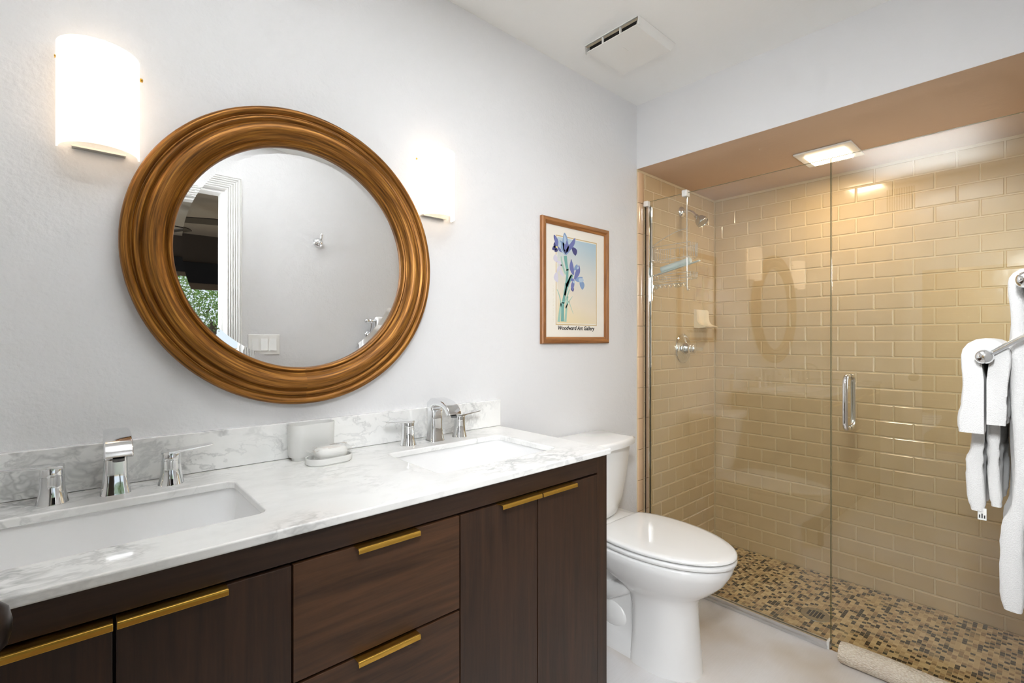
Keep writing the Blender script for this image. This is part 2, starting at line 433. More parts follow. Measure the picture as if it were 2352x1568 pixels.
# column of tall edge tiles with a rounded outer edge
mb = MB(); z = 2.166
while z > 0:
    a, b = max(z - 2 * PH, 0) + .0015, z - .0015
    prof = [(XH, D - .001), (XH + .001, YT + .003), (XH + .0035, YT - .0005), (XH + .008, YT - .0025), (XH + .05, YT - .0025), (XH + .053, YT - .0005), (XH + .053, D - .001)]
    mb.prism(prof, a, b); z -= 2 * PH
struct('trim_1', mb, 'peach_tile', smooth=40)
# doorway casing, fluted, and jamb lining
mb = MB()
cw = .084
def casing_prof(n=6):
    p = [(0, 0), (0, .010)]
    for k in range(n):
        a = .008 + (cw - .016) * k / n; w = (cw - .016) / n
        p += [(a, .017), (a + w * .35, .019), (a + w * .7, .017), (a + w * .85, .012)]
    p += [(cw - .006, .018), (cw, .012), (cw, 0)]
    return p
pr = casing_prof()
mb.loft([[(DX1 + u, YO + h, 0) for u, h in pr], [(DX1 + u, YO + h, DZ + u) for u, h in pr]])
mb.loft([[(DX1 + u, YO + h, DZ + u) for u, h in pr], [(DX0, YO + h, DZ + u) for u, h in pr]])
struct('trim_2', mb, 'white_trim', smooth=20)
mb = MB(); mb.box(DX1 - .012, DX1 + .006, YO - .078, YO + .004, 0, DZ + .006); mb.box(DX0 - .001, DX0 + .012, YO - .078, YO + .004, 0, DZ); mb.box(DX0, DX1 - .012, YO - .078, YO + .004, DZ - .012, DZ + .006)
struct('trim_3', mb, 'white_trim')
# open door leaf folded back beside the camera, with mirror panel and dark knob
door = struct('door_1', MB().box(-.162, -.127, .005, .770, .012, 2.03), 'white_trim', bevel=.003)
kx, ky, kz = -.127, .705, HC - .288
mb = MB().lathe([(.031, 0), (.031, .004), (.027, .009), (.012, .013), (.011, .035), (.018, .040), (.026, .048), (.0285, .058), (.026, .068), (.018, .076), (.006, .079)], (kx, ky, kz), 'x', 28)
k_ = build('door_knob', mb, 'dark_bronze', door, smooth=50); k_['label'] = 'dark bronze knob'
pm = MB().box(-.127, -.122, .11, .66, .35, 1.79)
build('mirror_panel', pm, 'mirror_silver', door, bevel=.0035, segs=1)['label'] = 'bevelled mirror'

# bedroom beyond the doorway, seen in the round mirror
BY = YO - .076
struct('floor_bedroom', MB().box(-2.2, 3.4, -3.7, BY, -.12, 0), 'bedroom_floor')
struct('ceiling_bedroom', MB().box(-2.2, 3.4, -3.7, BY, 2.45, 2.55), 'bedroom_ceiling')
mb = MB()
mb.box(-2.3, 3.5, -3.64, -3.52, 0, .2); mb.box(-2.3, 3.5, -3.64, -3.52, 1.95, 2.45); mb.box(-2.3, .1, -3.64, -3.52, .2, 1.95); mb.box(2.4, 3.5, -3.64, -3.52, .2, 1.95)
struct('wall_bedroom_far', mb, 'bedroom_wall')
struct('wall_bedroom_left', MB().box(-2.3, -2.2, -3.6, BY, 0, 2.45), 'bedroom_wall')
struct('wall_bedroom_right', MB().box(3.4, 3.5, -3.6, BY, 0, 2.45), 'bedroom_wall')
mb = MB()
for a, b, c, d in ((.1, 2.4, .2, .24), (.1, 2.4, 1.91, 1.95), (.1, .14, .24, 1.91), (2.36, 2.4, .24, 1.91), (1.75, 1.79, .24, 1.91)): mb.box(a, b, -3.62, -3.56, c, d)
w2 = struct('window_1', mb, 'shade_fabric')
build('window_pane', MB().box(.14, 2.36, -3.595, -3.589, .24, 1.91), 'pane_glass', w2)
val = thing('roman_blind', (1.25, -3.5, 1.85), 'black fabric blind with brown hem gathered above the bedroom window', 'blind')
build('fabric', MB().box(.05, 2.45, -3.515, -3.44, 1.90, 2.13), 'black_fabric', val, bevel=.006)
build('hem_bar', MB().box(.05, 2.45, -3.50, -3.46, 1.83, 1.90), 'shade_fabric', val, bevel=.004)
fan = thing('ceiling_fan', (.42, -2.0, 2.45), 'dark ceiling fan hanging in the bedroom beyond the doorway', 'fan')
build('motor', MB().lathe([(.05, 2.45), (.05, 2.42), (.014, 2.40), (.014, 2.31), (.09, 2.29), (.10, 2.25), (.06, 2.22), (.02, 2.21)], (.42, -2.0, 0), 'z', 24), 'fan_blade', fan, smooth=40)
for k in range(5):
    a = radians(72 * k + 20); m = Matrix.Translation((.42, -2.0, 2.27)) @ Matrix.Rotation(a, 4, 'Z') @ Matrix.Rotation(radians(9), 4, 'X')
    bl = MB().prism([(.10, -.03), (.22, -.06), (.50, -.068), (.56, -.05), (.56, .05), (.50, .068), (.22, .06), (.10, .03)], -.004, .004).rot(m)
    build('blade', bl, 'fan_blade', fan)
def tree(x, y, h, r, label, seed, count=5000):
    rnd = random.Random(seed)
    t_ = thing('garden_tree', (x, y, -.1), label, 'tree')
    tk = MB().tube([(x, y, -.1), (x + .05, y + .03, h * .4), (x - .06, y, h * .75)], [.09, .07, .04], 8)
    for k in range(5):
        a = k * 1.3; tk.tube([(x, y, h * (.35 + .08 * k)), (x + cos(a) * r * .6, y + sin(a) * r * .6, h * (.6 + .07 * k))], [.03, .012], 6)
    build('trunk', tk, 'bark', t_, smooth=60)
    cr = MB()
    for k in range(count):
        while True:
            p = Vector((rnd.uniform(-1, 1), rnd.uniform(-1, 1), rnd.uniform(-1, 1)))
            if p.length < 1: break
        p = Vector((x, y, h * .68)) + Vector((p.x * r, p.y * r, p.z * h * .38)); s_ = rnd.uniform(.014, .032)
        d1 = Vector((rnd.gauss(0, 1), rnd.gauss(0, 1), rnd.gauss(0, 1))).normalized(); d2 = d1.cross(Vector((rnd.gauss(0, 1), rnd.gauss(0, 1), rnd.gauss(0, 1)))).normalized()
        cr.add([p - d1 * s_, p - d2 * s_ * .45, p + d1 * s_, p + d2 * s_ * .45], [(0, 1, 2, 3)])
    build('foliage', cr, 'leaf', t_)
tree(.95, -5.6, 2.9, .95, 'leafy tree outside the bedroom window, nearest the casing in the round mirror', 1, 17000)
tree(3.1, -5.9, 3.4, 1.1, 'green tree further right outside the bedroom window', 2)
tree(-1.2, -6.0, 3.3, 1.1, 'green tree at the left end of the garden outside the bedroom', 3)
struct('ground_garden', MB().box(-6, 8, -12, -3.65, -.2, -.1), 'garden_ground')

# ------------------------------------------------------------------ vanity
VX0, VX1 = -.262, 1.2485
van = thing('vanity_cabinet', (.49, 1.2, 0), 'dark stained wooden double vanity cabinet with brass edge pulls under marble top', 'cabinet')
ZT = CT - CTH
RAIL = HC - .4149
mb = MB()
mb.box(VX1 - .018, VX1, YCAB + .02, D - .003, .10, ZT); mb.box(VX0, VX0 + .018, YCAB + .02, D - .003, .10, ZT)
mb.box(VX0, VX1, D - .015, D - .003, .10, ZT); mb.box(VX0 + .018, VX1 - .018, YCAB + .03, D - .015, .10, .118)
build('carcass', mb, 'walnut_upright', van)
mb = MB(); mb.box(1.2015, VX1, YCAB, YCAB + .02, 0, ZT); build('stile', mb, 'walnut_upright', van, bevel=.001)
mb = MB(); mb.box(VX0, -.2145, YCAB, YCAB + .02, 0, ZT); build('stile', mb, 'walnut_upright', van, bevel=.001)
build('top_rail', MB().box(-.2143, 1.2013, YCAB, YCAB + .02, RAIL + .002, ZT), 'walnut_frame', van, bevel=.001)
build('bottom_rail', MB().box(-.2143, 1.2013, YCAB, YCAB + .02, .10, .155), 'walnut_frame', van, bevel=.001)
build('inner_panel', MB().box(-.2143, 1.2013, YCAB + .021, YCAB + .024, .155, RAIL + .002), 'dark_gap', van)
for a_, b_ in ((VX0 + .0005, VX0 + .045), (VX1 - .045, VX1 - .0005)): build('foot', MB().box(a_, b_, D - .06, D - .005, 0, .10), 'walnut_upright', van)
def pull(parent, x0, x1, ztop):
    # edge pull: plate on top of the front, turned down at its lip
    y0, y1 = YCAB + .004, YCAB - .023; t_ = .0026
    pr = [(y0, ztop + t_), (y1 + .004, ztop + t_), (y1 + .0012, ztop + t_ - .0010), (y1, ztop - .0015), (y1, ztop - .0085), (y1 + .0024, ztop - .0085), (y1 + .0024, ztop), (y0, ztop)]
    return build('handle', MB().prism(pr, x0, x1, 'yz'), 'brass', parent, bevel=.0006)
G = .0018; DB = .157
def door_(x0, x1, h0, h1):
    d = build('door', MB().box(x0 + G, x1 - G, YCAB - .001, YCAB + .018, DB, RAIL - .004), 'walnut_upright', van, bevel=.0012); pull(d, h0, h1, RAIL - .004)
door_(-.2143, .0427, -.105, .0405); door_(.0427, .2982, .0449, .190); door_(.679, .9388, .7955, .9368); door_(.9388, 1.2013, .9408, 1.082)
zt = RAIL; dh = .2255
for k in range(3):
    zb = zt - dh if k < 2 else DB
    d = build('drawer', MB().box(.2982 + G, .679 - G, YCAB - .001, YCAB + .018, zb + (G if k < 2 else 0), zt - .004), 'walnut_level', van, bevel=.0012)
    pull(d, .4175, .5590, zt - .004); zt = zb

SINKS = (.066, .911); SW, SY = .2185, (1.047, 1.334)
# marble top with two cut-outs
CX0, CX1 = -.270, 1.2555
bm = bmesh.new()
outer = [(CX0, YF), (CX1, YF), (CX1, D - .0015), (CX0, D - .0015)]
def ring_edges(pts, z):
    vs = [bm.verts.new((x, y, z)) for x, y in pts]; return [bm.edges.new((vs[i], vs[(i + 1) % len(vs)])) for i in range(len(vs))]
es = ring_edges(outer, CT)
for sx in SINKS: es += ring_edges(rrect(sx - SW, sx + SW, SY[0], SY[1], .022, 5), CT)
bmesh.ops.triangle_fill(bm, use_beauty=True, use_dissolve=False, edges=es)
bmesh.ops.dissolve_limit(bm, angle_limit=.01, verts=bm.verts, edges=bm.edges)
r = bmesh.ops.extrude_face_region(bm, geom=bm.faces[:])
for v_ in [g_ for g_ in r['geom'] if isinstance(g_, bmesh.types.BMVert)]: v_.co.z -= CTH
bm.normal_update(); vs = [tuple(v_.co) for v_ in bm.verts]; bm.verts.index_update(); fs = [tuple(v_.index for v_ in f_.verts) for f_ in bm.faces]; bm.free()
ct = build('countertop', MB().add(vs, fs), 'marble', bevel=.0035, segs=3)
tag(ct, 'white grey-veined marble countertop with two sink cut-outs on the vanity', 'countertop')
bs = build('backsplash', MB().box(CX0, 1.2597, D - .020, D - .0005, CT + .001, HC - .2404), 'marble', bevel=.0015)
tag(bs, 'low marble upstand along the wall behind both faucets', 'backsplash')

def sink(sx, label):
    o = thing('sink', (sx, 1.19, CT - .16), label, 'sink', 'undermount sinks')
    zs = [(ZT - .0005, .006, .03), (ZT - .02, .004, .03), (ZT - .09, -.010, .035), (ZT - .125, -.030, .05), (ZT - .142, -.075, .05), (ZT - .146, -.11, .03)]
    rings = [[(x, y, z) for x, y in rrect(sx - SW - e, sx + SW + e, SY[0] - e, SY[1] + e, r_, 6)] for z, e, r_ in zs]
    w = .010
    outs = [[(x, y, z - (w if i > 2 else 0)) for x, y in rrect(sx - SW - e - w, sx + SW + e + w, SY[0] - e - w, SY[1] + e + w, r_ + w, 6)] for i, (z, e, r_) in enumerate(zs)]
    b = MB().loft(outs[::-1] + rings, True, True)
    build('basin', b, 'basin_white', o, smooth=60)
    build('drain', MB().lathe([(.030, 0), (.030, .002), (.024, .004), (.022, .002), (.004, .002)], (sx, 1.19, ZT - .146), 'z', 24), 'chrome', o, smooth=40)
    return o
sink(SINKS[0], 'white rectangular sink under the left cut-out of the marble top')
sink(SINKS[1], 'white rectangular sink under the right cut-out, nearest the toilet')

def faucet(sx, label):
    y = 1.408; o = thing('faucet', (sx, y, CT), label, 'faucet', 'chrome widespread faucets')
    # spout: square column flaring at the foot, arching forward to a flat downturned lip
    def sec(c, t_, hw, hd, n=6, rr=.35):
        c = Vector(c); t_ = Vector(t_).normalized(); nx = Vector((1, 0, 0)); nb = t_.cross(nx)
        return [c + nx * a + nb * b for a, b in rrect(-hw, hw, -hd, hd, min(hw, hd) * rr, n)]
    R = []
    for z, hw, hd in ((0, .0275, .0265), (.004, .0270, .0260), (.014, .0248, .0238), (.028, .0228, .0218), (.048, .0215, .0205), (.075, .021, .020), (.100, .0215, .0205)):
        R.append(sec((sx, y, CT + z), (0, 0, 1), hw, hd, rr=.5))
    for a, dy, dz, hw, hd in ((30, .004, .118, .022, .0205), (62, -.010, .130, .0225, .0165), (84, -.030, .1345, .0230, .0125), (93, -.055, .1335, .0236, .0105), (104, -.078, .1295, .0240, .0095), (122, -.096, .122, .0243, .0090), (146, -.108, .110, .0245, .0088), (160, -.113, .098, .0246, .0085)):
        an = radians(a); R.append(sec((sx, y + dy, CT + dz), (0, -sin(an), cos(an)), hw, hd, rr=.4))
    build('spout', MB().loft(R, True, True), 'chrome', o, smooth=50)
    build('aerator', MB().lathe([(.010, 0), (.010, .006)], (sx, y - .1125, CT + .0905), 'z', 20), 'rubber_grey', o)
    for s_ in (-1, 1):
        hx = sx + s_ * .103
        b = MB().lathe([(.0268, 0), (.0262, .003), (.0236, .012), (.0214, .024), (.0203, .040), (.0200, .056), (.0188, .0562), (.0188, .0572), (.0200, .0574), (.0200, .070), (.0193, .0735)], (hx, y, CT), 'z', 28)
        h = build('handle', b, 'chrome', o, smooth=35)
        z = CT + .0735
        def sec2(x, hw, t0, t1): return [(hx + s_ * x, y + a, z + b_) for a, b_ in ((-hw, t0), (hw, t0), (hw, t1), (-hw, t1))]
        lv = MB().loft([sec2(-.0198, .008, -.001, .0035), sec2(-.016, .014, -.002, .0045), sec2(-.006, .0190, -.003, .0050), sec2(.010, .018, -.002, .0055), sec2(.022, .0165, .0015, .0062), sec2(.055, .0150, .0045, .0085), sec2(.083, .0140, .0075, .0105), sec2(.086, .0120, .0082, .0103)])
        build('lever', lv, 'chrome', h, bevel=.0012)
    return o
faucet(SINKS[0], 'chrome widespread faucet behind the left sink')
faucet(SINKS[1], 'chrome widespread faucet behind the right sink, nearest the picture')

# tumbler, soap dish and wrapped soap
def stad(cx, cy, hx, hy, z, n=10): return [(x, y, z) for x, y in rrect(cx - hx, cx + hx, cy - hy, cy + hy, min(hx, hy) - .0005, n)]
tx, ty = .508, 1.436
outer_ = [stad(tx, ty, .053, .020, CT), stad(tx, ty, .055, .022, CT + .010), stad(tx, ty, .061, .027, CT + .0105), stad(tx, ty, .0635, .0295, CT + .017), stad(tx, ty, .0655, .031, CT + .100), stad(tx, ty, .0653, .0308, CT + .102)]
inner_ = [stad(tx, ty, .0635, .029, CT + .102), stad(tx, ty, .063, .0285, CT + .099), stad(tx, ty, .060, .026, CT + .02)]
tag(build('toothbrush_tumbler', MB().loft(outer_ + inner_), 'matte_ceramic', loc=(tx, ty, CT), smooth=40), 'white oval ceramic tumbler against the marble upstand behind the soap dish', 'tumbler')
dx, dy = .528, 1.355
A_ = radians(6); RM = Matrix.Translation((dx, dy, 0)) @ Matrix.Rotation(A_, 4, 'Z') @ Matrix.Translation((-dx, -dy, 0))
o_ = [stad(dx, dy, .060, .036, CT), stad(dx, dy, .064, .040, CT + .004), stad(dx, dy, .0645, .0405, CT + .018), stad(dx, dy, .0635, .0395, CT + .0195), stad(dx, dy, .0605, .0365, CT + .0185), stad(dx, dy, .059, .035, CT + .007), stad(dx, dy, .02, .008, CT + .006)]
tag(build('soap_dish', MB().loft(o_).rot(RM), 'matte_ceramic', loc=(dx, dy, CT), smooth=40), 'white oval ceramic soap dish on the marble in front of the tumbler', 'soap dish')
sb = thing('soap_bar', (dx + .006, dy, CT + .0075), 'white bar of soap in clear crinkled wrapper lying on the soap dish', 'soap')
sx_, sy_ = dx + .006, dy + .002
so = [[(x, y, z) for x, y in rrect(sx_ - a, sx_ + a, sy_ - b, sy_ + b, c, 6)] for z, a, b, c in ((CT + .0075, .034, .020, .012), (CT + .012, .042, .026, .016), (CT + .030, .0435, .027, .016), (CT + .038, .041, .024, .016), (CT + .0425, .034, .017, .012), (CT + .044, .02, .008, .007))]
build('soap', MB().loft(so).rot(RM), 'soap', sb, smooth=60)
rnd = random.Random(4)
wr = MB(); rings = []
for i, (u, a, b) in enumerate(((-.064, .018, .0015), (-.058, .016, .002), (-.050, .020, .012), (-.043, .028, .021), (-.02, .0305, .0225), (.02, .0305, .0225), (.043, .028, .021), (.050, .020, .012), (.057, .016, .002), (.064, .019, .0015))):
    rings.append([(sx_ + u + rnd.uniform(-.0015, .0015), sy_ + a * cos(k * pi / 9) * (1 + rnd.uniform(-.05, .05)), CT + .028 + (b if sin(k * pi / 9) > 0 else min(b, .019)) * sin(k * pi / 9) * (1 + rnd.uniform(-.06, .06)) + (.010 if abs(u) > .055 else 0)) for k in range(18)])
build('wrapper', MB().loft(rings).rot(RM), 'clear_wrap', sb)['label'] = 'clear plastic wrapper'

# ------------------------------------------------------------------ round mirror
MX, MZ = .499, HC + .2365
mir = thing('wall_mirror', (MX, D, MZ), 'round mirror with wide antique gold frame on the wall above the vanity', 'mirror')
prof = [(.318, .014), (.3195, .026), (.3225, .0315), (.327, .033), (.331, .031), (.3325, .028), (.336, .030), (.341, .0365), (.348, .0435), (.356, .048), (.364, .0495), (.371, .0480), (.377, .0445), (.3805, .041),
        (.382, .0355), (.3835, .0335), (.386, .0345), (.389, .0375), (.393, .0390), (.397, .0375), (.4, .0335), (.4015, .0300), (.4035, .0300), (.407, .0345), (.412, .0385), (.417, .0390), (.4215, .0365), (.4245, .031), (.4255, .024), (.4235, .012), (.4215, .003), (.420, .0005), (.318, .0005)]
N = 128
rings = [[(MX + r_ * sin(2 * pi * i / N), D - h, MZ + r_ * cos(2 * pi * i / N)) for i in range(N)] for r_, h in prof]
build('frame', MB().loft(rings + [rings[0]], False, False), 'antique_gold', mir, loc=None, smooth=45)
gl = [(.319, .0140), (.3195, .0160), (.300, .0170), (.002, .0170)]
rings = [[(MX + r_ * sin(2 * pi * i / N), D - h, MZ + r_ * cos(2 * pi * i / N)) for i in range(N)] for r_, h in gl]
build('mirror_glass', MB().loft(rings, True, True), 'mirror_silver', mir, smooth=None)

# ------------------------------------------------------------------ sconces
def sconce(cx, label):
    z0, z1 = HC + .430, HC + .661; hw, dp = .0745, .088
    o = thing('wall_sconce', (cx, D, z0), label, 'wall lamp', 'opal glass wall sconces')
    n = 28; arc = lambda a, b: [(cx - a * cos(pi * k / n), D - .010 - b * sin(pi * k / n)) for k in range(n + 1)]
    oa, ia = arc(hw, dp - .010), arc(hw - .0035, dp - .0135)
    b = MB(); 
    ring = [(x, y) for x, y in oa] + [(x, y) for x, y in ia[::-1]]
    b.loft([[(x, y, z0) for x, y in ring], [(x, y, z1) for x, y in ring]])
    build('shade', b, 'opal_shade', o, smooth=50)
    build('back_plate', MB().box(cx - .045, cx + .045, D - .012, D - .0005, z0 + .03, z1 - .03), 'plastic_white', o, bevel=.002)
    build('bottom_bracket', MB().box(cx - .048, cx + .048, D - .020, D - .0005, z0 + .004, z0 + .008), 'brushed_metal', o)
    build('bulb', MB().lathe([(.010, 0), (.012, .02), (.018, .04), (.020, .06), (.016, .078), (.006, .086)], (cx, D - .045, z0 + .075), 'z', 16), 'bulb', o, smooth=60)
    for s_ in (-1, 1):
        build('pin', MB().lathe([(.0035, -.006), (.0035, .004), (.0045, .005), (.0045, .009), (.002, .010)][::1], (cx + s_ * (hw - .004), D - .018, z0 + .195), 'x', 10).rot(Matrix.Identity(4)), 'brass', o)
    for zz in (.05, .115, .18):
        light_in(o, 'lamp_light', (cx, D - .050, z0 + zz), SC_W / 3, (1, .91, .80), .022)
    return o
SC_W = .05
sconce(.0405, 'lit opal glass half-round sconce left of the round mirror')
sconce(.953, 'lit opal glass half-round sconce right of the round mirror')

# ------------------------------------------------------------------ framed poster
def on_wall(px, py, y):          # photo measurement to a point on a plane parallel to the vanity wall
    u = (px - 1176) / 1115.27; f = Vector((cos(YAW), sin(YAW))); r_ = Vector((sin(YAW), -cos(YAW)))
    d = f + r_ * u; t_ = y / d.y; return (d.x * t_, HC + (778.8 - py) / 1115.27 * t_)
PX0, PX1, PZ0, PZ1 = 1.500, 1.972, HC - .0195, HC + .5385
pic = thing('framed_poster', (1.736, D, HC + .26), 'oak framed iris flower poster hanging on the wall beside the shower', 'picture')
fw = .030
for (a, b, ang, m_) in ((PX0, PX1, 't', 'oak_frame'), (PX0, PX1, 'b', 'oak_frame'), (PZ0, PZ1, 'l', 'oak_frame_upright'), (PZ0, PZ1, 'r', 'oak_frame_upright')):
    pf = [(0, 0), (0, .014), (.004, .018), (.010, .0195), (.017, .018), (.022, .013), (.026, .011), (fw, .0095), (fw, 0)]
    if ang in 'tb':
        zz = (lambda u: PZ1 - u) if ang == 't' else (lambda u: PZ0 + u)
        b_ = MB().loft([[(PX0 + u, D - .001 - h, zz(u)) for u, h in pf], [(PX1 - u, D - .001 - h, zz(u)) for u, h in pf]])
    else:
        xx = (lambda u: PX0 + u) if ang == 'l' else (lambda u: PX1 - u)
        b_ = MB().loft([[(xx(u), D - .001 - h, PZ0 + u) for u, h in pf], [(xx(u), D - .001 - h, PZ1 - u) for u, h in pf]])
    build('frame_bar', b_, m_, pic, smooth=30)
build('poster', MB().box(PX0 + fw - .004, PX1 - fw + .004, D - .0070, D - .002, PZ0 + fw - .004, PZ1 - fw + .004), 'paper', pic)
YP = D - .0070
def zp(zx, zy): return on_wall(1200 + zx / 4.3542, 460 + zy / 4.3542, YP)
def poly(pts, h, mb):
    w = [zp(*p) for p in pts]; mb.loft([[(x, YP, z) for x, z in w], [(x, YP - h, z) for x, z in w]], False, True); return mb
# ground rectangle and gold border (straightened)
gx0 = (zp(352, 900)[0] + zp(345, 1210)[0]) / 2; gx1 = (zp(742, 450)[0] + zp(727, 1235)[0]) / 2; gz1 = zp(742, 445)[1]; gz0 = zp(730, 1238)[1]
build('printed_ground', MB().box(gx0, gx1, YP - .0004, YP, gz0, gz1), 'poster_ground', pic)
mb = MB(); lw = .0045
for a, b, c, d in ((gx0 - .010, gx1 + .006, gz1 + .004, gz1 + .004 + lw), (gx0 - .010, gx1 + .006, gz0 - .004 - lw, gz0 - .004), (gx0 - .010, gx0 - .010 + lw, gz0 - .004, gz1 + .004), (gx1 + .006 - lw, gx1 + .006, gz0 - .004, gz1 + .004)):
    mb.box(a, b, YP - .0004, YP, c, d)
build('printed_border', mb, 'gold_line', pic)
def blade(p0, p1, w, bend=0.0, n=9, tipw=0.0):
    p0, p1 = Vector(p0), Vector(p1); d = p1 - p0; nrm = Vector((-d.y, d.x)).normalized(); L = []; R = []
    for i in range(n + 1):
        t_ = i / n; c = p0 + d * t_ + nrm * bend * 4 * t_ * (1 - t_); ww = w * (sin(pi * min(1, t_ * .92 + .06)) ** .75) * .5 + tipw * t_
        L.append(c + nrm * ww); R.append(c - nrm * ww)
    return [tuple(p) for p in L + R[::-1]]
IRIS = MB(); IRIS_M = []
def flower_part(name, mat, items, h):
    IRIS_M.append(mat); o = len(IRIS.f)
    for it in items: poly(it, h, IRIS)
    for q in range(o, len(IRIS.f)): IRIS.mi[q] = len(IRIS_M) - 1
def stem(a, b, c, w0, w1, n=10):
    a, b, c = Vector(a), Vector(b), Vector(c); L = []; R = []
    for i in range(n + 1):
        t_ = i / n; p = a * (1 - t_) ** 2 + b * 2 * t_ * (1 - t_) + c * t_ * t_; d = (b - a) * (1 - t_) + (c - b) * t_; nn = Vector((-d.y, d.x)).normalized(); w = w0 + (w1 - w0) * t_
        L.append(p + nn * w / 2); R.append(p - nn * w / 2)
    return [tuple(p) for p in L + R[::-1]]
flower_part('ghost_flower', 'petal_ghost', [blade((330, 540), (345, 620), 40, 8), blade((345, 610), (400, 660), 34, -10), blade((395, 640), (345, 725), 28, 8), blade((340, 720), (350, 820), 44, 10), blade((378, 690), (412, 762), 26, 6)], .0005)
flower_part('pale_stem', 'stem_pale', [stem((362, 1215), (372, 1120), (384, 1030), 26, 16), stem((428, 1215), (438, 1080), (452, 960), 22, 14), stem((386, 560), (392, 650), (436, 740), 10, 20), stem((345, 890), (378, 960), (388, 1060), 6, 14), stem((500, 960), (460, 1010), (430, 1080), 4, 14), stem((508, 1135), (480, 1060), (464, 1010), 3, 7), stem((470, 890), (450, 960), (410, 1040), 10, 14)], .0006)
flower_part('stem', 'stem_teal', [stem((398, 1210), (400, 1110), (404, 1020), 32, 26), stem((404, 1030), (430, 900), (436, 830), 26, 22), stem((436, 840), (452, 740), (448, 690), 22, 22), stem((450, 700), (432, 620), (428, 555), 24, 30), stem((424, 950), (440, 860), (495, 745), 20, 30), stem((490, 745), (470, 770), (440, 860), 10, 26)], .0007)
flower_part('dark_petal', 'petal_dark', [blade((345, 475), (298, 490), 46, 6), blade((350, 490), (322, 512), 30), blade((500, 470), (530, 552), 46, -8), blade((316, 345), (345, 430), 22, 3), blade((486, 590), (500, 690), 16, 4), blade((523, 385), (490, 440), 24), blade((498, 860), (505, 912), 30, 3), blade((320, 420), (326, 480), 24)], .0008)
flower_part('violet_petal', 'petal_violet', [blade((428, 520), (350, 455), 26, -16), blade((428, 520), (525, 378), 44, 12), blade((430, 500), (440, 405), 42, 0), blade((510, 745), (488, 600), 40, -8), blade((520, 790), (565, 650), 44, 8), blade((515, 800), (498, 900), 32, 6), blade((345, 470), (322, 350), 34, 6), blade((515, 800), (480, 790), 30), blade((430, 540), (462, 440), 18, 4)], .0009)
flower_part('blue_petal', 'petal_blue', [blade((425, 540), (372, 400), 50, 10), blade((430, 530), (420, 325), 58, 4), blade((432, 545), (490, 470), 34, -8), blade((520, 790), (600, 770), 50, 12), blade((580, 800), (600, 892), 46, -6), blade((520, 700), (545, 640), 34, 4)], .00085)
flower_part('pale_petal', 'petal_pale', [blade((424, 440), (418, 345), 26, 2), blade((560, 790), (612, 800), 44, 4), blade((380, 470), (366, 400), 20, 3), blade((505, 805), (520, 830), 20), blade((548, 690), (560, 660), 18), blade((385, 490), (428, 540), 14, 4)], .0010)
flower_part('yellow_beard', 'petal_yellow', [blade((330, 466), (352, 468), 16)], .0011)
build('printed_irises', IRIS, IRIS_M, pic)
def text(name, body, size, loc, mat, parent, rot=(pi / 2, 0, 0), shear=0.0, width=None, offset=0.0):
    cu = bpy.data.curves.new(name, 'FONT'); cu.body = body; cu.size = size; cu.extrude = .0003; cu.shear = shear; cu.offset = offset; cu.resolution_u = 4
    to = bpy.data.objects.new(name, cu); COL.objects.link(to)
    dg = bpy.context.evaluated_depsgraph_get(); dg.update()
    me = bpy.data.meshes.new_from_object(to.evaluated_get(dg)); bpy.data.objects.remove(to)
    xs_ = [v_.co.x for v_ in me.vertices]; k = width / (max(xs_) - min(xs_)) if width else 1
    for v_ in me.vertices: v_.co.x *= k
    me.materials.clear(); me.materials.append(M[mat])
    o = bpy.data.objects.new(name, me); COL.objects.link(o); o.parent = parent; o.rotation_euler = rot; o.location = Vector(loc) - Vector(parent['_o']); return o
x0_, z0_ = zp(350, 1290); x1_, z1_ = zp(716, 1302)
text('lettering', 'Woodward Art Gallery', .026, (x0_, YP - .0006, (z0_ + z1_) / 2), 'ink', pic, shear=.18, width=(x1_ - x0_), offset=.0005)
mb = MB()
for k in range(26):
    if k % 7 == 3: continue
    zz = PZ0 + .10 + k * .0062; xx = zp(305, 1100)[0]
    mb.box(xx, xx + .007, YP - .0004, YP, zz, zz + .0008); 
    if k % 2: mb.box(xx, xx + .0008, YP - .0004, YP, zz, zz + .0035)
build('faint_margin_print', mb, 'faint_ink', pic)

# ------------------------------------------------------------------ ceiling fan cover and shower lamp
ex = thing('exhaust_fan', (1.75, 1.2, CEIL), 'square white plastic exhaust fan grille on the ceiling', 'exhaust fan')
a0, a1, b0, b1 = 1.614, 1.888, 1.066, 1.334; zc = CEIL - .034
mb = MB()
mb.box(a0, a1 - .02, b0 + .012, b1 - .012, zc, zc + .003)
mb.add([(a0, b0 + .012, zc), (a0, b0, CEIL - .001), (a1, b0, CEIL - .001), (a1 - .02, b0 + .012, zc)], [(0, 1, 2, 3)])
mb.add([(a0, b1 - .012, zc), (a0, b1, CEIL - .001), (a1, b1, CEIL - .001), (a1 - .02, b1 - .012, zc)], [(3, 2, 1, 0)])
mb.add([(a1 - .02, b0 + .012, zc), (a1, b0, CEIL - .001), (a1, b1, CEIL - .001), (a1 - .02, b1 - .012, zc)], [(0, 1, 2, 3)])
mb.box(a0 - .003, a0, b0, b1, CEIL - .004, CEIL - .0005); mb.box(a0 - .001, a0 + .012, b0, b0 + .003, zc, CEIL - .001); mb.box(a0 - .001, a0 + .012, b1 - .003, b1, zc, CEIL - .001)
mb.box(1.70, 1.735, 1.195, 1.20, zc - .0012, zc)
cv = build('cover', mb, 'plastic_white', ex)
build('inner_deck', MB().add([(a0 + .004, b0 + .003, CEIL - .004), (a0 + .004, b1 - .003, CEIL - .004), (a0 + .015, b1 - .003, CEIL - .006), (a0 + .015, b0 + .003, CEIL - .006)], [(0, 1, 2, 3)]), 'plastic_beige', ex)
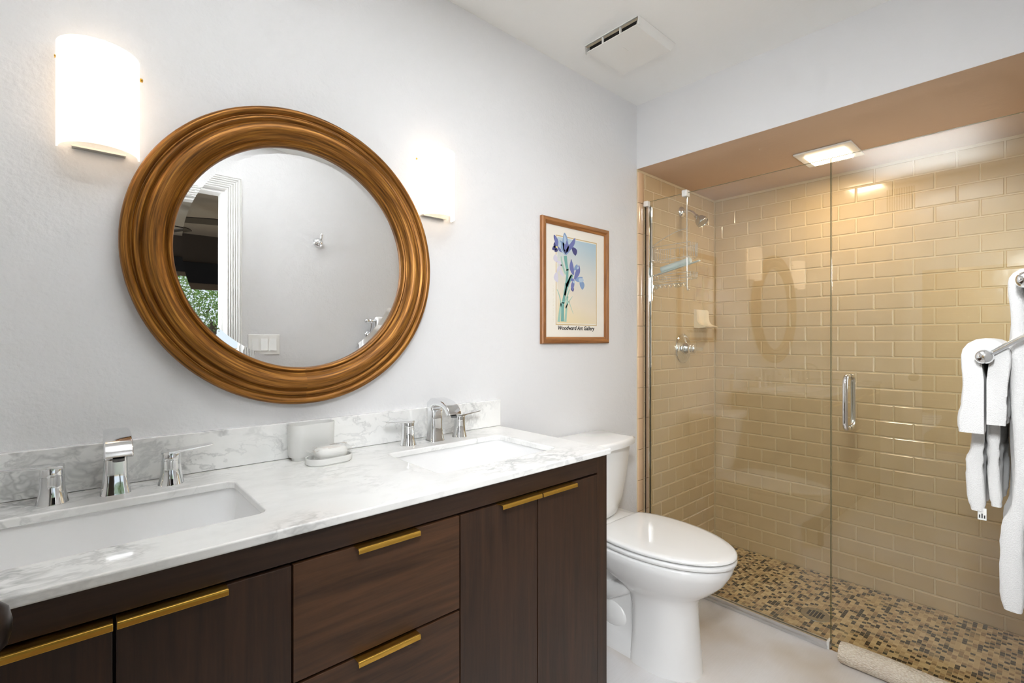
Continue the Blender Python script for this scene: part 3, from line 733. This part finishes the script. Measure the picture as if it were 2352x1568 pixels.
build('dark_slot', MB().box(a0 + .015, a0 + .018, b0 + .016, b1 - .016, zc + .003, CEIL - .005), 'black', ex)
for yy in (1.155, 1.242): build('post', MB().box(a0 + .002, a0 + .010, yy - .003, yy + .003, zc + .002, CEIL - .004), 'plastic_white', ex)

lx0, lx1, ly0, ly1 = 2.630, 2.872, .614, .858
sl = thing('shower_lamp', (2.75, .736, SOF), 'lit square recessed lamp in the tan ceiling over the shower', 'ceiling lamp')
mb = MB()
i0, i1, j0, j1 = 2.682, 2.842, .652, .822
mb.prism([(lx0, ly0), (lx1, ly0), (lx1, ly1), (lx0, ly1)], SOF - .010, SOF - .001)
build('trim_plate', mb, 'plastic_white', sl, bevel=.004)
build('lens', MB().box(i0, i1, j0, j1, SOF - .018, SOF - .0095), 'lamp_lens', sl, bevel=.003)
d = bpy.data.lights.new('lamp_light', 'AREA'); d.energy = 4.6; d.color = (1, .80, .58); d.shape = 'RECTANGLE'; d.size = .15; d.size_y = .16
o = bpy.data.objects.new('lamp_light', d); COL.objects.link(o); o.parent = sl; o.location = Vector((2.762, .737, SOF - .0195)) - Vector(sl['_o'])

# ------------------------------------------------------------------ shower glass
GT = .009; GTOP = HC + .7455
pan = thing('glass_panel', (XG, 1.04, 0), 'fixed clear glass shower panel between the tiled wall and the glass door', 'glass panel')
def sheet(y0, y1, z0, z1, parent):
    b = MB(); b.box(XG, XG + GT, y0, y1, z0, z1); b.mi = [1] * 6; b.mi[4] = 0; b.mi[5] = 0
    return build('glass_sheet', b, ['clear_glass', 'glass_edge'], parent)
sheet(.612, D - .018, .014, GTOP, pan)
b = MB(); b.box(XG - .010, XG - .001, D - .034, YT - .003, 0, GTOP - .02); b.box(XG + GT + .001, XG + GT + .010, D - .034, YT - .003, 0, GTOP - .02); b.box(XG - .010, XG + GT + .010, YT - .008, YT - .003, 0, GTOP - .02)
build('wall_channel', b, 'chrome', pan, bevel=.001)
b = MB(); b.box(XG - .014, XG - .001, .618, YT - .036, 0, .026); b.box(XG - .022, XG - .014, .618, YT - .036, 0, .012); b.box(XG + GT + .001, XG + GT + .009, .618, YT - .036, -.003, .024); b.box(XG - .014, XG + GT + .009, .618, YT - .036, -.003, .012)
build('bottom_track', b, 'aluminium', pan, bevel=.0012)
build('channel_cap', MB().box(XG - .030, XG - .002, D - .038, YT - .004, GTOP - .030, GTOP - .002), 'plastic_white', pan, bevel=.003)['label'] = 'white plastic cap'
build('track_cap', MB().box(XG - .016, XG + GT + .012, .612, .622, -.003, .030), 'plastic_white', pan, bevel=.001)
drs = thing('glass_door', (XG, .25, 0), 'clear frameless glass shower door with chrome pull handle', 'glass door')
sheet(YO + .02, .608, .012, GTOP, drs)
hy_, hz0, hz1 = .5475, HC - .366, HC - .138
for s_ in (-1, 1):
    xx = XG if s_ < 0 else XG + GT; off = s_ * .052; rr = .0095; cr = .030
    pts = [(xx, hy_, hz0 + rr)]
    for k in range(7):
        a = k / 6 * pi / 2; pts.append((xx + off - s_ * cr * (1 - sin(a)), hy_, hz0 + rr + cr * (1 - cos(a))))
    for k in range(7):
        a = k / 6 * pi / 2; pts.append((xx + off - s_ * cr * (1 - cos(a)), hy_, hz1 - rr - cr * (1 - sin(a))))
    pts.append((xx, hy_, hz1 - rr))
    build('pull_handle', MB().tube(pts, rr, 16), 'chrome', drs, smooth=60)
for zz in (.35, 1.72):
    build('hinge', MB().box(XG - .012, XG + GT + .012, YO + .002, YO + .07, zz, zz + .09), 'chrome', drs, bevel=.002)

# ------------------------------------------------------------------ shower fittings
sh = thing('wall_shower', (2.69, YT, HC + .757), 'chrome shower head on a bent arm from the tiled wall', 'shower head')
build('flange', MB().lathe([(.034, 0), (.034, -.004), (.029, -.011), (.018, -.018), (.012, -.020)], (2.69, YT, HC + .757), 'y', 24), 'chrome', sh, smooth=50)
build('arm', MB().tube([(2.69, YT - .005, HC + .757), (2.69, YT - .03, HC + .758), (2.69, YT - .052, HC + .753), (2.69, YT - .072, HC + .740), (2.69, YT - .092, HC + .718)], .0105, 12), 'chrome', sh, smooth=60)
m = Matrix.Translation((2.69, YT - .090, HC + .720)) @ Matrix.Scale(.86, 4) @ Matrix.Rotation(radians(180 - 43), 4, 'X')
hd = MB().lathe([(.008, -.006), (.013, .0), (.015, .010), (.013, .018), (.020, .024), (.033, .038), (.039, .056), (.041, .074), (.040, .078), (.036, .080), (.034, .076)], (0, 0, 0), 'z', 28).rot(m)
build('head', hd, 'brushed_metal', sh, smooth=50)
vx, vz = 2.707, HC - .055
sv = thing('shower_valve', (vx, YT, vz), 'round chrome shower mixer plate with lever under the caddy', 'shower valve')
build('plate', MB().lathe([(.088, 0), (.088, -.004), (.084, -.008), (.078, -.007), (.070, -.010), (.040, -.016), (.036, -.017)], (vx, YT, vz), 'y', 40), 'chrome', sv, smooth=40)
build('hub', MB().lathe([(.036, -.016), (.034, -.03), (.027, -.038), (.024, -.055), (.027, -.062), (.027, -.070), (.022, -.078), (.006, -.082)], (vx, YT, vz), 'y', 28), 'chrome', sv, smooth=50)
lv = MB().loft([[(vx + x, YT - .066 + dy_, vz - .004 + b_) for dy_, b_ in ((-.008 * w, -.011 * w), (.008 * w, -.011 * w), (.008 * w, .011 * w), (-.008 * w, .011 * w))] for x, w in ((.008, 1), (.05, .95), (.105, .85), (.108, .6))])
build('lever', lv, 'chrome', sv, bevel=.003)
# ceramic soap holder fixed to the tile
cx0, cx1, cz0, cz1 = 2.842, 2.998, HC + .072, HC + .186
cs = thing('soap_holder', (2.92, YT, HC + .13), 'bone coloured ceramic soap holder set into the tan tile', 'soap holder')
pf = lambda w: [(0, cz1), (-.012, cz1 - .002), (-.018, cz1 - .012), (-.020, cz1 - .05), (-.024, cz1 - .075), (-.036, cz1 - .092), (-.062 - .02 * w, cz0 + .012), (-.075 - .02 * w, cz0 + .007), (-.070 - .02 * w, cz0 + .001), (-.03, cz0 - .004), (0, cz0)]
rings = []
for u in (0, .06, .16, .3, .5, .7, .84, .94, 1):
    w = 1 - (2 * u - 1) ** 2; x = cx0 + (cx1 - cx0) * u; dip = .006 if .1 < u < .9 else 0
    rings.append([(x, YT + y_ + (dip if -.03 < y_ < -.015 else 0), z_ - (dip if y_ < -.03 and z_ > cz0 + .005 else 0)) for y_, z_ in pf(w)])
build('holder_body', MB().loft(rings), 'ceramic_bone', cs, smooth=60)
# floor drain
dn = thing('shower_drain', (2.632, .758, ZSH), 'round bronze drain grate in the mosaic shower floor', 'drain')
build('grate', MB().lathe([(.062, 0), (.061, .0025), (.050, .0035), (.002, .0035)], (2.632, .758, ZSH), 'z', 32), 'brushed_metal', dn, smooth=40)
mb = MB()
for i in range(-3, 4):
    for j in range(-2, 3):
        if abs(i) + abs(j) < 5: mb.box(2.632 + i * .010 - .003, 2.632 + i * .010 + .003, .758 + j * .014 - .005, .758 + j * .014 + .005, ZSH + .0034, ZSH + .0042)
build('slot', mb, 'black', dn)

# ------------------------------------------------------------------ caddy hung over the glass panel
cad = thing('shower_caddy', (XG + .05, 1.36, HC + .5), 'chrome wire caddy with two baskets hooked over the glass panel', 'caddy')
ya, yb = 1.252, 1.455; xi = XG + GT + .006; W = .0022
for yy in (ya,):
    build('hook_block', MB().box(XG - .012, XG + GT + .014, yy - .014, yy + .014, GTOP - .020, GTOP + .014), 'plastic_white', cad, bevel=.004)['label'] = 'white plastic hook'
for yy in (ya, yb):
    build('rod', MB().tube([(xi + .004, yy, GTOP + (.004 if yy == ya else -.03)), (xi + .004, yy, HC + .50), (xi + .004, yy, HC + .265), (xi + .006, yy, HC + .252), (xi + .018, yy, HC + .250), (xi + .026, yy, HC + .262)], .0030, 10), 'chrome', cad, smooth=60)
def basket(zt, zb, depth, n, back):
    rim = [(xi, ya - .02), (xi + depth * .55, ya - .028), (xi + depth * .9, ya + .005), (xi + depth, ya + .05), (xi + depth, yb - .05), (xi + depth * .9, yb - .005), (xi + depth * .5, yb + .012), (xi, yb + .006)]
    b = MB(); b.tube([(x, y_, zt) for x, y_ in rim], W, 8, True); b.tube([(x - .002, y_, zb) for x, y_ in rim], W, 8, True)
    L = []
    for i in range(len(rim) - 1):
        for k in range(4):
            t_ = k / 4; L.append((rim[i][0] * (1 - t_) + rim[i + 1][0] * t_, rim[i][1] * (1 - t_) + rim[i + 1][1] * t_))
    for x, y_ in L[::max(1, len(L) // n)]: b.tube([(x, y_, zt), (x - .002, y_, zb)], W * .7, 6)
    for k in range(9):
        y_ = ya + (yb - ya) * k / 8; b.tube([(xi, y_, zb), (xi + depth * .95, y_, zb)], W * .7, 6)
    if back:
        b.tube([(xi + .003, ya + (yb - ya) * k / 12, zt + .004 + .066 * sin(pi * (.0 + k / 12) * .5 + pi * .5) ** 1) for k in range(13)], W, 8)
    return build('basket', b, 'chrome', cad, smooth=60)
basket(HC + .497, HC + .424, .11, 16, True)
basket(HC + .345, HC + .318, .11, 14, False)
b = MB()
for k in range(7):
    y0_ = yb - .01 - k * .027
    b.tube([(xi + .004, y0_ - .027 * q / 10, HC + .282 + .010 * sin(2 * pi * q / 10)) for q in range(11)], W * .8, 6)
b.tube([(xi + .003, ya, HC + .29), (xi + .003, yb, HC + .29)], W, 6)
build('hook_rail', b, 'chrome', cad, smooth=60)
for yy in (yb - .028, ya + .05): build('suction_cup', MB().lathe([(.020, 0), (.018, .004), (.008, .010), (.007, .018), (.010, .022)], (xi - .002, yy, HC + .285), 'x', 16), 'clear_cup', cad, smooth=50)
sq = thing('squeegee', (2.37, 1.33, HC + .37), 'pale aqua squeegee lying across the lower caddy basket', 'squeegee')
p0, p1 = Vector((xi + .045, 1.462, HC + .350)), Vector((xi + .045, 1.205, HC + .402)); dd = (p1 - p0).normalized()
build('blade_bar', MB().tube([p0, p1], .011, 8, flat=(.35, 1.0)), 'aqua_plastic', sq)
build('handle', MB().tube([p0 + dd * .035 + Vector((.012, 0, .022)), p0 + dd * .205 + Vector((.012, 0, .022))], .0165, 16), 'aqua_plastic', sq, smooth=50)

# ------------------------------------------------------------------ toilet
TX = 1.745
toi = thing('toilet', (TX, 1.2, 0), 'white two-piece toilet with closed lid between vanity and shower', 'toilet')
def egg(yf, yb, hw, z, n=40, k=.62, sq=2.3):
    # plan outline: blunt back, egg-shaped front; yf front, yb back, widest at k from the front
    ym = yf + (yb - yf) * k; P_ = []
    for i in range(n):
        a = 2 * pi * i / n; c, s_ = cos(a), sin(a)
        if s_ < 0: x, y = hw * (abs(c) ** .95) * (1 if c > 0 else -1), (ym - yf) * s_
        else: x, y = hw * (abs(c) ** (2 / (sq + 1.2))) * (1 if c > 0 else -1), (yb - ym) * (s_ ** (2 / (sq + 1.2)))
        P_.append((TX + x, ym + y, z))
    return P_
R = [egg(.885, 1.135, .118, 0, sq=4), egg(.886, 1.135, .118, .02, sq=4), egg(.895, 1.13, .112, .12, sq=4), egg(.902, 1.13, .108, .22, sq=4), egg(.902, 1.14, .110, .265, sq=4),
     egg(.885, 1.18, .126, .295, sq=3), egg(.840, 1.24, .158, .330), egg(.800, 1.28, .182, .370), egg(.776, 1.295, .195, .410), egg(.768, 1.30, .200, .440), egg(.774, 1.295, .195, .446), egg(.80, 1.27, .17, .447)]
build('bowl', MB().loft(R), 'porcelain', toi, smooth=70)
# trapway body behind the pedestal with sculpted relief, and its foot
def body(y0, y1, hw, z, r_=.05): return [(x, y, z) for x, y in rrect(TX - hw, TX + hw, y0, y1, r_, 8)]
R = [body(1.04, 1.43, .105, 0, .06), body(1.04, 1.43, .105, .03, .06), body(1.04, 1.42, .082, .062, .05), body(1.04, 1.41, .070, .10), body(1.04, 1.40, .072, .2), body(1.04, 1.40, .085, .30), body(1.05, 1.42, .125, .39), body(1.10, 1.45, .155, .44), body(1.16, 1.462, .168, .452), body(1.16, 1.462, .168, .470), body(1.17, 1.455, .160, .475)]
build('trapway', MB().loft(R), 'porcelain', toi, smooth=70)
for s_ in (-1, 1):
    rel = MB().tube([(TX + s_ * .072, 1.10, .34), (TX + s_ * .074, 1.16, .27), (TX + s_ * .070, 1.24, .22), (TX + s_ * .066, 1.32, .25), (TX + s_ * .05, 1.39, .30)], [.03, .034, .036, .034, .03], 14)
    rel.ball((TX + s_ * .060, 1.235, .125), .058, 18, 12, (.55, 1.3, .95))
    rel.ball((TX + s_ * .090, 1.27, .045), .012, 12, 8)
    build('trapway_relief', rel, 'porcelain', toi, smooth=70)
def lidshape(g, z, n=14):
    # seat outline: squared back corners, widest a third of the way forward, long oval front
    P_ = []
    for k in range(2 * n + 1):
        a = pi * k / (2 * n); P_.append((TX + .200 * cos(a), 1.085 - .328 * sin(a), z))
    for x, y in ((-.199, 1.13), (-.192, 1.18), (-.178, 1.225), (-.164, 1.252), (-.150, 1.263), (-.08, 1.267), (0, 1.268), (.08, 1.267), (.150, 1.263), (.164, 1.252), (.178, 1.225), (.192, 1.18), (.199, 1.13)):
        P_.append((TX + x, y, z))
    cy = 1.06; k = 1 - g / .2
    return [(TX + (x - TX) * k, cy + (y - cy) * k, z) for x, y, z in P_]
build('seat', MB().loft([lidshape(.006, .4505), lidshape(.001, .454), lidshape(0, .462), lidshape(.002, .466), lidshape(.008, .468)]), 'porcelain', toi, smooth=50)
lid_r = [lidshape(.010, .4720), lidshape(.002, .4750), lidshape(0, .4780), lidshape(.001, .484), lidshape(.006, .4880), lidshape(.022, .4905), lidshape(.09, .492)]
build('lid', MB().loft(lid_r), 'porcelain', toi, smooth=50)
def tank(z, hw, yf, bow):
    pts = []; n = 14; yb_ = D - .016
    for i in range(n + 1):
        u = -1 + 2 * i / n; pts.append((TX + TXO + hw * .92 * u, yf + bow * u * u, z))
    e = .016
    hw *= .92
    pts += [(TX + TXO + hw + .004, yf + bow + e, z), (TX + TXO + hw, yb_ - .02, z), (TX + TXO + hw - .02, yb_, z), (TX + TXO - hw + .02, yb_, z), (TX + TXO - hw, yb_ - .02, z), (TX + TXO - hw - .004, yf + bow + e, z)]
    return pts
TXO = -.040
build('tank', MB().loft([tank(.478, .128, 1.315, .02), tank(.484, .136, 1.306, .02), tank(.56, .157, 1.285, .024), tank(.68, .178, 1.268, .028), tank(.795, .190, 1.258, .030)]), 'porcelain', toi, smooth=50)
build('tank_lid', MB().loft([tank(.7965, .196, 1.248, .032), tank(.799, .205, 1.238, .034), tank(.820, .207, 1.236, .034), tank(.828, .204, 1.239, .034), tank(.8315, .196, 1.248, .032)]), 'porcelain', toi, smooth=50)

# ------------------------------------------------------------------ rolled bath mat at the shower entrance
bmx, r0 = 2.248, .0445
pts = []; n = 150; turns = 3.70
mat_r = []
for i in range(n + 1):
    a = 2 * pi * turns * i / n; rr = .010 + (r0 - .010) * i / n; pts.append((rr, a))
outl = [(rr * cos(a), rr * sin(a)) for rr, a in pts] + [((rr - .0075) * cos(a), (rr - .0075) * sin(a)) for rr, a in pts[::-1]]
rings = []
for k, yy in enumerate([-.17, -.10, 0, .1, .2, .3, .4, .48, .53, .552, .560]):
    sq_ = 1 - (.05 if k > 8 else 0) - (.06 if k == 10 else 0); wob = .003 * sin(yy * 19)
    rings.append([(bmx + wob + x * sq_ * 1.04, yy, r0 * .94 + z * sq_ * .94) for x, z in outl])
tag(build('bath_mat', MB().loft(rings), 'bath_mat', loc=(bmx, .2, 0), smooth=50), 'cream woven bath mat rolled up on the floor at the shower entrance', 'bath mat')

# ------------------------------------------------------------------ towel rack and towels
tr = thing('towel_rack', (1.41, YO, HC + .06), 'chrome double towel bar with ball ends on the entry wall', 'towel rack')
ux, uy, uz = 1.405, .0345, HC + .117
lx, ly, lz = 1.425, .0945, HC - .036
def finial(x, y, z): return MB().lathe([(.004, -.025), (.0115, -.022), (.0150, -.013), (.0138, -.004), (.0105, .002), (.0142, .007), (.0158, .014), (.0140, .023), (.008, .030), (.006, .04)], (x - .018, y, z), 'x', 24)
for x, y, z in ((ux, uy, uz), (lx, ly, lz)):
    br_ = build('bar', MB().tube([(x, y, z), (x + .64, y, z)], .0058, 14), 'chrome', tr, smooth=60)
    build('finial', finial(x, y, z), 'chrome', br_, smooth=50)
for xx in (1.408, 2.06):
    b = MB().lathe([(.026, 0), (.026, .004), (.020, .010), (.010, .014), (.008, .022)], (xx, YO, HC + .03), 'y', 24)
    b.tube([(xx, YO + .018, HC + .03), (xx, uy - .012, HC + .060), (xx, uy, uz)], .005, 10); b.tube([(xx, YO + .018, HC + .03), (xx, ly, lz)], .0052, 12)
    build('bracket', b, 'chrome', tr, smooth=50)
def towel(name, label, x0, x1, by, bz, rad, zf, zb, th, flare, band, seed, yb_min=None, group=None, pinch=None, puff=None, solid=0):
    # cloth hung over a bar at (by, bz): front leg to zf (towards +y), back leg to zb
    rnd = random.Random(seed); o = thing(name, ((x0 + x1) / 2, by, bz), label, 'towel', group)
    cl = []                      # centre line from front hem over the bar to the back hem
    nf = 44
    def pin(z):
        k = min(1, max(0, (bz - z) / .07)); k = k * k * (3 - 2 * k); return rad + ((pinch or rad) - rad) * k
    for i in range(nf + 1):
        t_ = i / nf; z = zf + (bz - zf) * t_; cl.append((pin(z) + flare * (1 - t_) ** 1.6, z, 'f', z - zf))
    for k in range(1, 8): a = pi * k / 8; cl.append((rad * cos(a), bz + rad * sin(a), 'm', 9))
    for i in range(nf + 1):
        t_ = i / nf; z = bz + (zb - bz) * t_; cl.append((-pin(z) - flare * .15 * t_, z, 'b', z - zb))
    hh = []
    for q, z, side, d in cl:
        w = th
        for b0, b1, s_ in band:
            if b0 < d < b1: w *= s_
        if d < .010: w *= .80
        hh.append(w)
    nx = 40; rings = []; xs_ = []
    for i in range(nx + 1):
        u = (0, .004, .010, .018)[i] if i < 4 else (1 - (0, .004, .010, .018)[nx - i] if i > nx - 4 else .018 + .964 * (i - 3) / (nx - 6)); xs_.append((u, x0 + (x1 - x0) * u))
    if solid:
        xs_ += [(solid / (x1 - x0), x0 + solid), (solid / (x1 - x0) + 1e-4, x0 + solid + .0004)]; xs_.sort()
    for u, x in xs_:
        e = min(1, min(u, 1 - u) * (x1 - x0) / .009); e = sqrt(max(0, 1 - (1 - e) ** 2)) * .62 + .38
        ring_o = []; ring_i = []
        for k, (q, z, side, d) in enumerate(cl):
            wv = .0035 * sin(x * 31 + z * 9 + seed) + .002 * sin(x * 67 - z * 23); amp = min(1, abs(bz - z) / .12)
            if side == 'm': nrm = Vector((q, z - bz)).normalized()
            else: nrm = Vector((1 if side == 'f' else -1, 0))
            c = Vector((q + wv * amp, z)); w = hh[k] * e * .5
            po, pi_ = c + nrm * w, c - nrm * w
            if puff and side == 'f':
                k2 = min(1, max(0, (puff[0] - d) / .05)); k2 *= k2 * (3 - 2 * k2); po = po + nrm * puff[1] * k2 * e * (1 - .35 * max(0, 1 - d / .03))
            if solid and x <= x0 + solid:
                if side == 'm': pi_ = Vector((0, bz)) + nrm * .0068
                else: pi_ = Vector((nrm.x * (.0068 - .0048 * min(1, (bz - z) / .05)), z))
            if yb_min is not None:
                po.x = max(po.x, yb_min - by); pi_.x = max(pi_.x, yb_min - by + .002)
            ring_o.append((x, by + po.x, po.y)); ring_i.append((x, by + pi_.x, pi_.y))
        rings.append(ring_o + ring_i[::-1])
    b = MB().loft(rings)
    c = build('cloth', b, 'white_terry', o, smooth=70)
    return o
yw = YO + .004
towel('bath_towel', 'large white bath towel hanging from the upper bar to the lowest point', 1.435, 2.02, uy, uz, .0172, HC - .562, HC - .552, .0222, .003, [(.105, .135, .88), (.15, .172, .88)], 1, yb_min=yw, pinch=.0115, puff=(.22, .014))
towel('hand_towel', 'white hand towel with woven bands over the lower bar, under the washcloth', 1.476, 1.80, ly, lz, .0168, HC - .378, HC - .362, .0200, .004, [(.085, .105, .86), (.120, .136, .86)], 2, pinch=.0112, puff=(.15, .010))
towel('washcloth', 'small white washcloth laid over the hand towel on the lower bar', 1.415, 1.66, ly, lz, .0328, HC - .199, HC - .178, .0110, .004, [(.045, .06, .8)], 3, pinch=.0282, puff=(.07, .004), solid=.058)
tg = MB().box(1.478, 1.4792, ly + .002, ly + .016, HC - .396, HC - .370)
ht = bpy.data.objects['hand_towel']; l_ = build('care_tag', tg, 'plastic_white', ht)
mb = MB(); [mb.box(1.4773, 1.4781, ly + .004 + k * .004, ly + .006 + k * .004, HC - .392, HC - .385 + .003 * (k % 2)) for k in range(3)]
build('tag_print', mb, 'ink', l_)

# ------------------------------------------------------------------ things on the entry wall and left wall, seen in reflections
hx, hz = 1.085, HC + .580
rh = thing('robe_hook', (hx, YO, hz), 'chrome double robe hook alone on the entry wall, seen in the round mirror', 'hook')
build('rosette', MB().lathe([(.030, 0), (.030, .003), (.027, .010), (.018, .018), (.010, .022)], (hx, YO, hz), 'y', 28), 'chrome', rh, smooth=50)
b = MB().tube([(hx, YO + .018, hz), (hx, YO + .045, hz + .004), (hx, YO + .056, hz + .022), (hx, YO + .058, hz + .036)], .005, 10); b.ball((hx, YO + .058, hz + .040), .008)
b.tube([(hx, YO + .018, hz), (hx, YO + .040, hz - .010), (hx, YO + .048, hz - .022)], .005, 10); b.ball((hx, YO + .050, hz - .026), .008)
build('prongs', b, 'chrome', rh, smooth=50)
wx, wz = .785, HC - .03
sw = thing('light_switch', (wx, YO, wz), 'white three-gang rocker switch plate on the entry wall beside the doorway', 'switch')
build('plate', MB().box(wx - .082, wx + .082, YO + .0005, YO + .006, wz - .057, wz + .057), 'plastic_white', sw, bevel=.003)
for k in (-1, 0, 1): build('rocker', MB().add([(wx + k * .046 - .0165, YO + .006, wz - .033), (wx + k * .046 + .0165, YO + .006, wz - .033), (wx + k * .046 + .0165, YO + .006, wz + .033), (wx + k * .046 - .0165, YO + .006, wz + .033),
    (wx + k * .046 - .0165, YO + .012, wz - .033), (wx + k * .046 + .0165, YO + .012, wz - .033), (wx + k * .046 + .0165, YO + .0065, wz + .033), (wx + k * .046 - .0165, YO + .0065, wz + .033)], [(0, 1, 2, 3), (4, 5, 6, 7), (0, 1, 5, 4), (1, 2, 6, 5), (2, 3, 7, 6), (3, 0, 4, 7)]), 'white_trim', sw)
rg = thing('air_register', (XL, .818, HC + 1.126), 'white slatted air register high on the left wall', 'air vent')
build('backing', MB().box(XL + .0005, XL + .004, .72, .916, HC + 1.03, HC + 1.222), 'black', rg)
mb = MB()
for a, b_, c, d in ((.708, .928, HC + 1.212, HC + 1.230), (.708, .928, HC + 1.018, HC + 1.036), (.708, .726, HC + 1.036, HC + 1.212), (.910, .928, HC + 1.036, HC + 1.212)): mb.box(XL + .0005, XL + .010, a, b_, c, d)
build('frame', mb, 'white_trim', rg)
for k in range(12): build('slat', MB().box(XL + .004, XL + .009, .733 + k * .0155, .739 + k * .0155, HC + 1.036, HC + 1.212), 'white_trim', rg)

for o in bpy.data.objects:
    if '_o' in o: del o['_o']
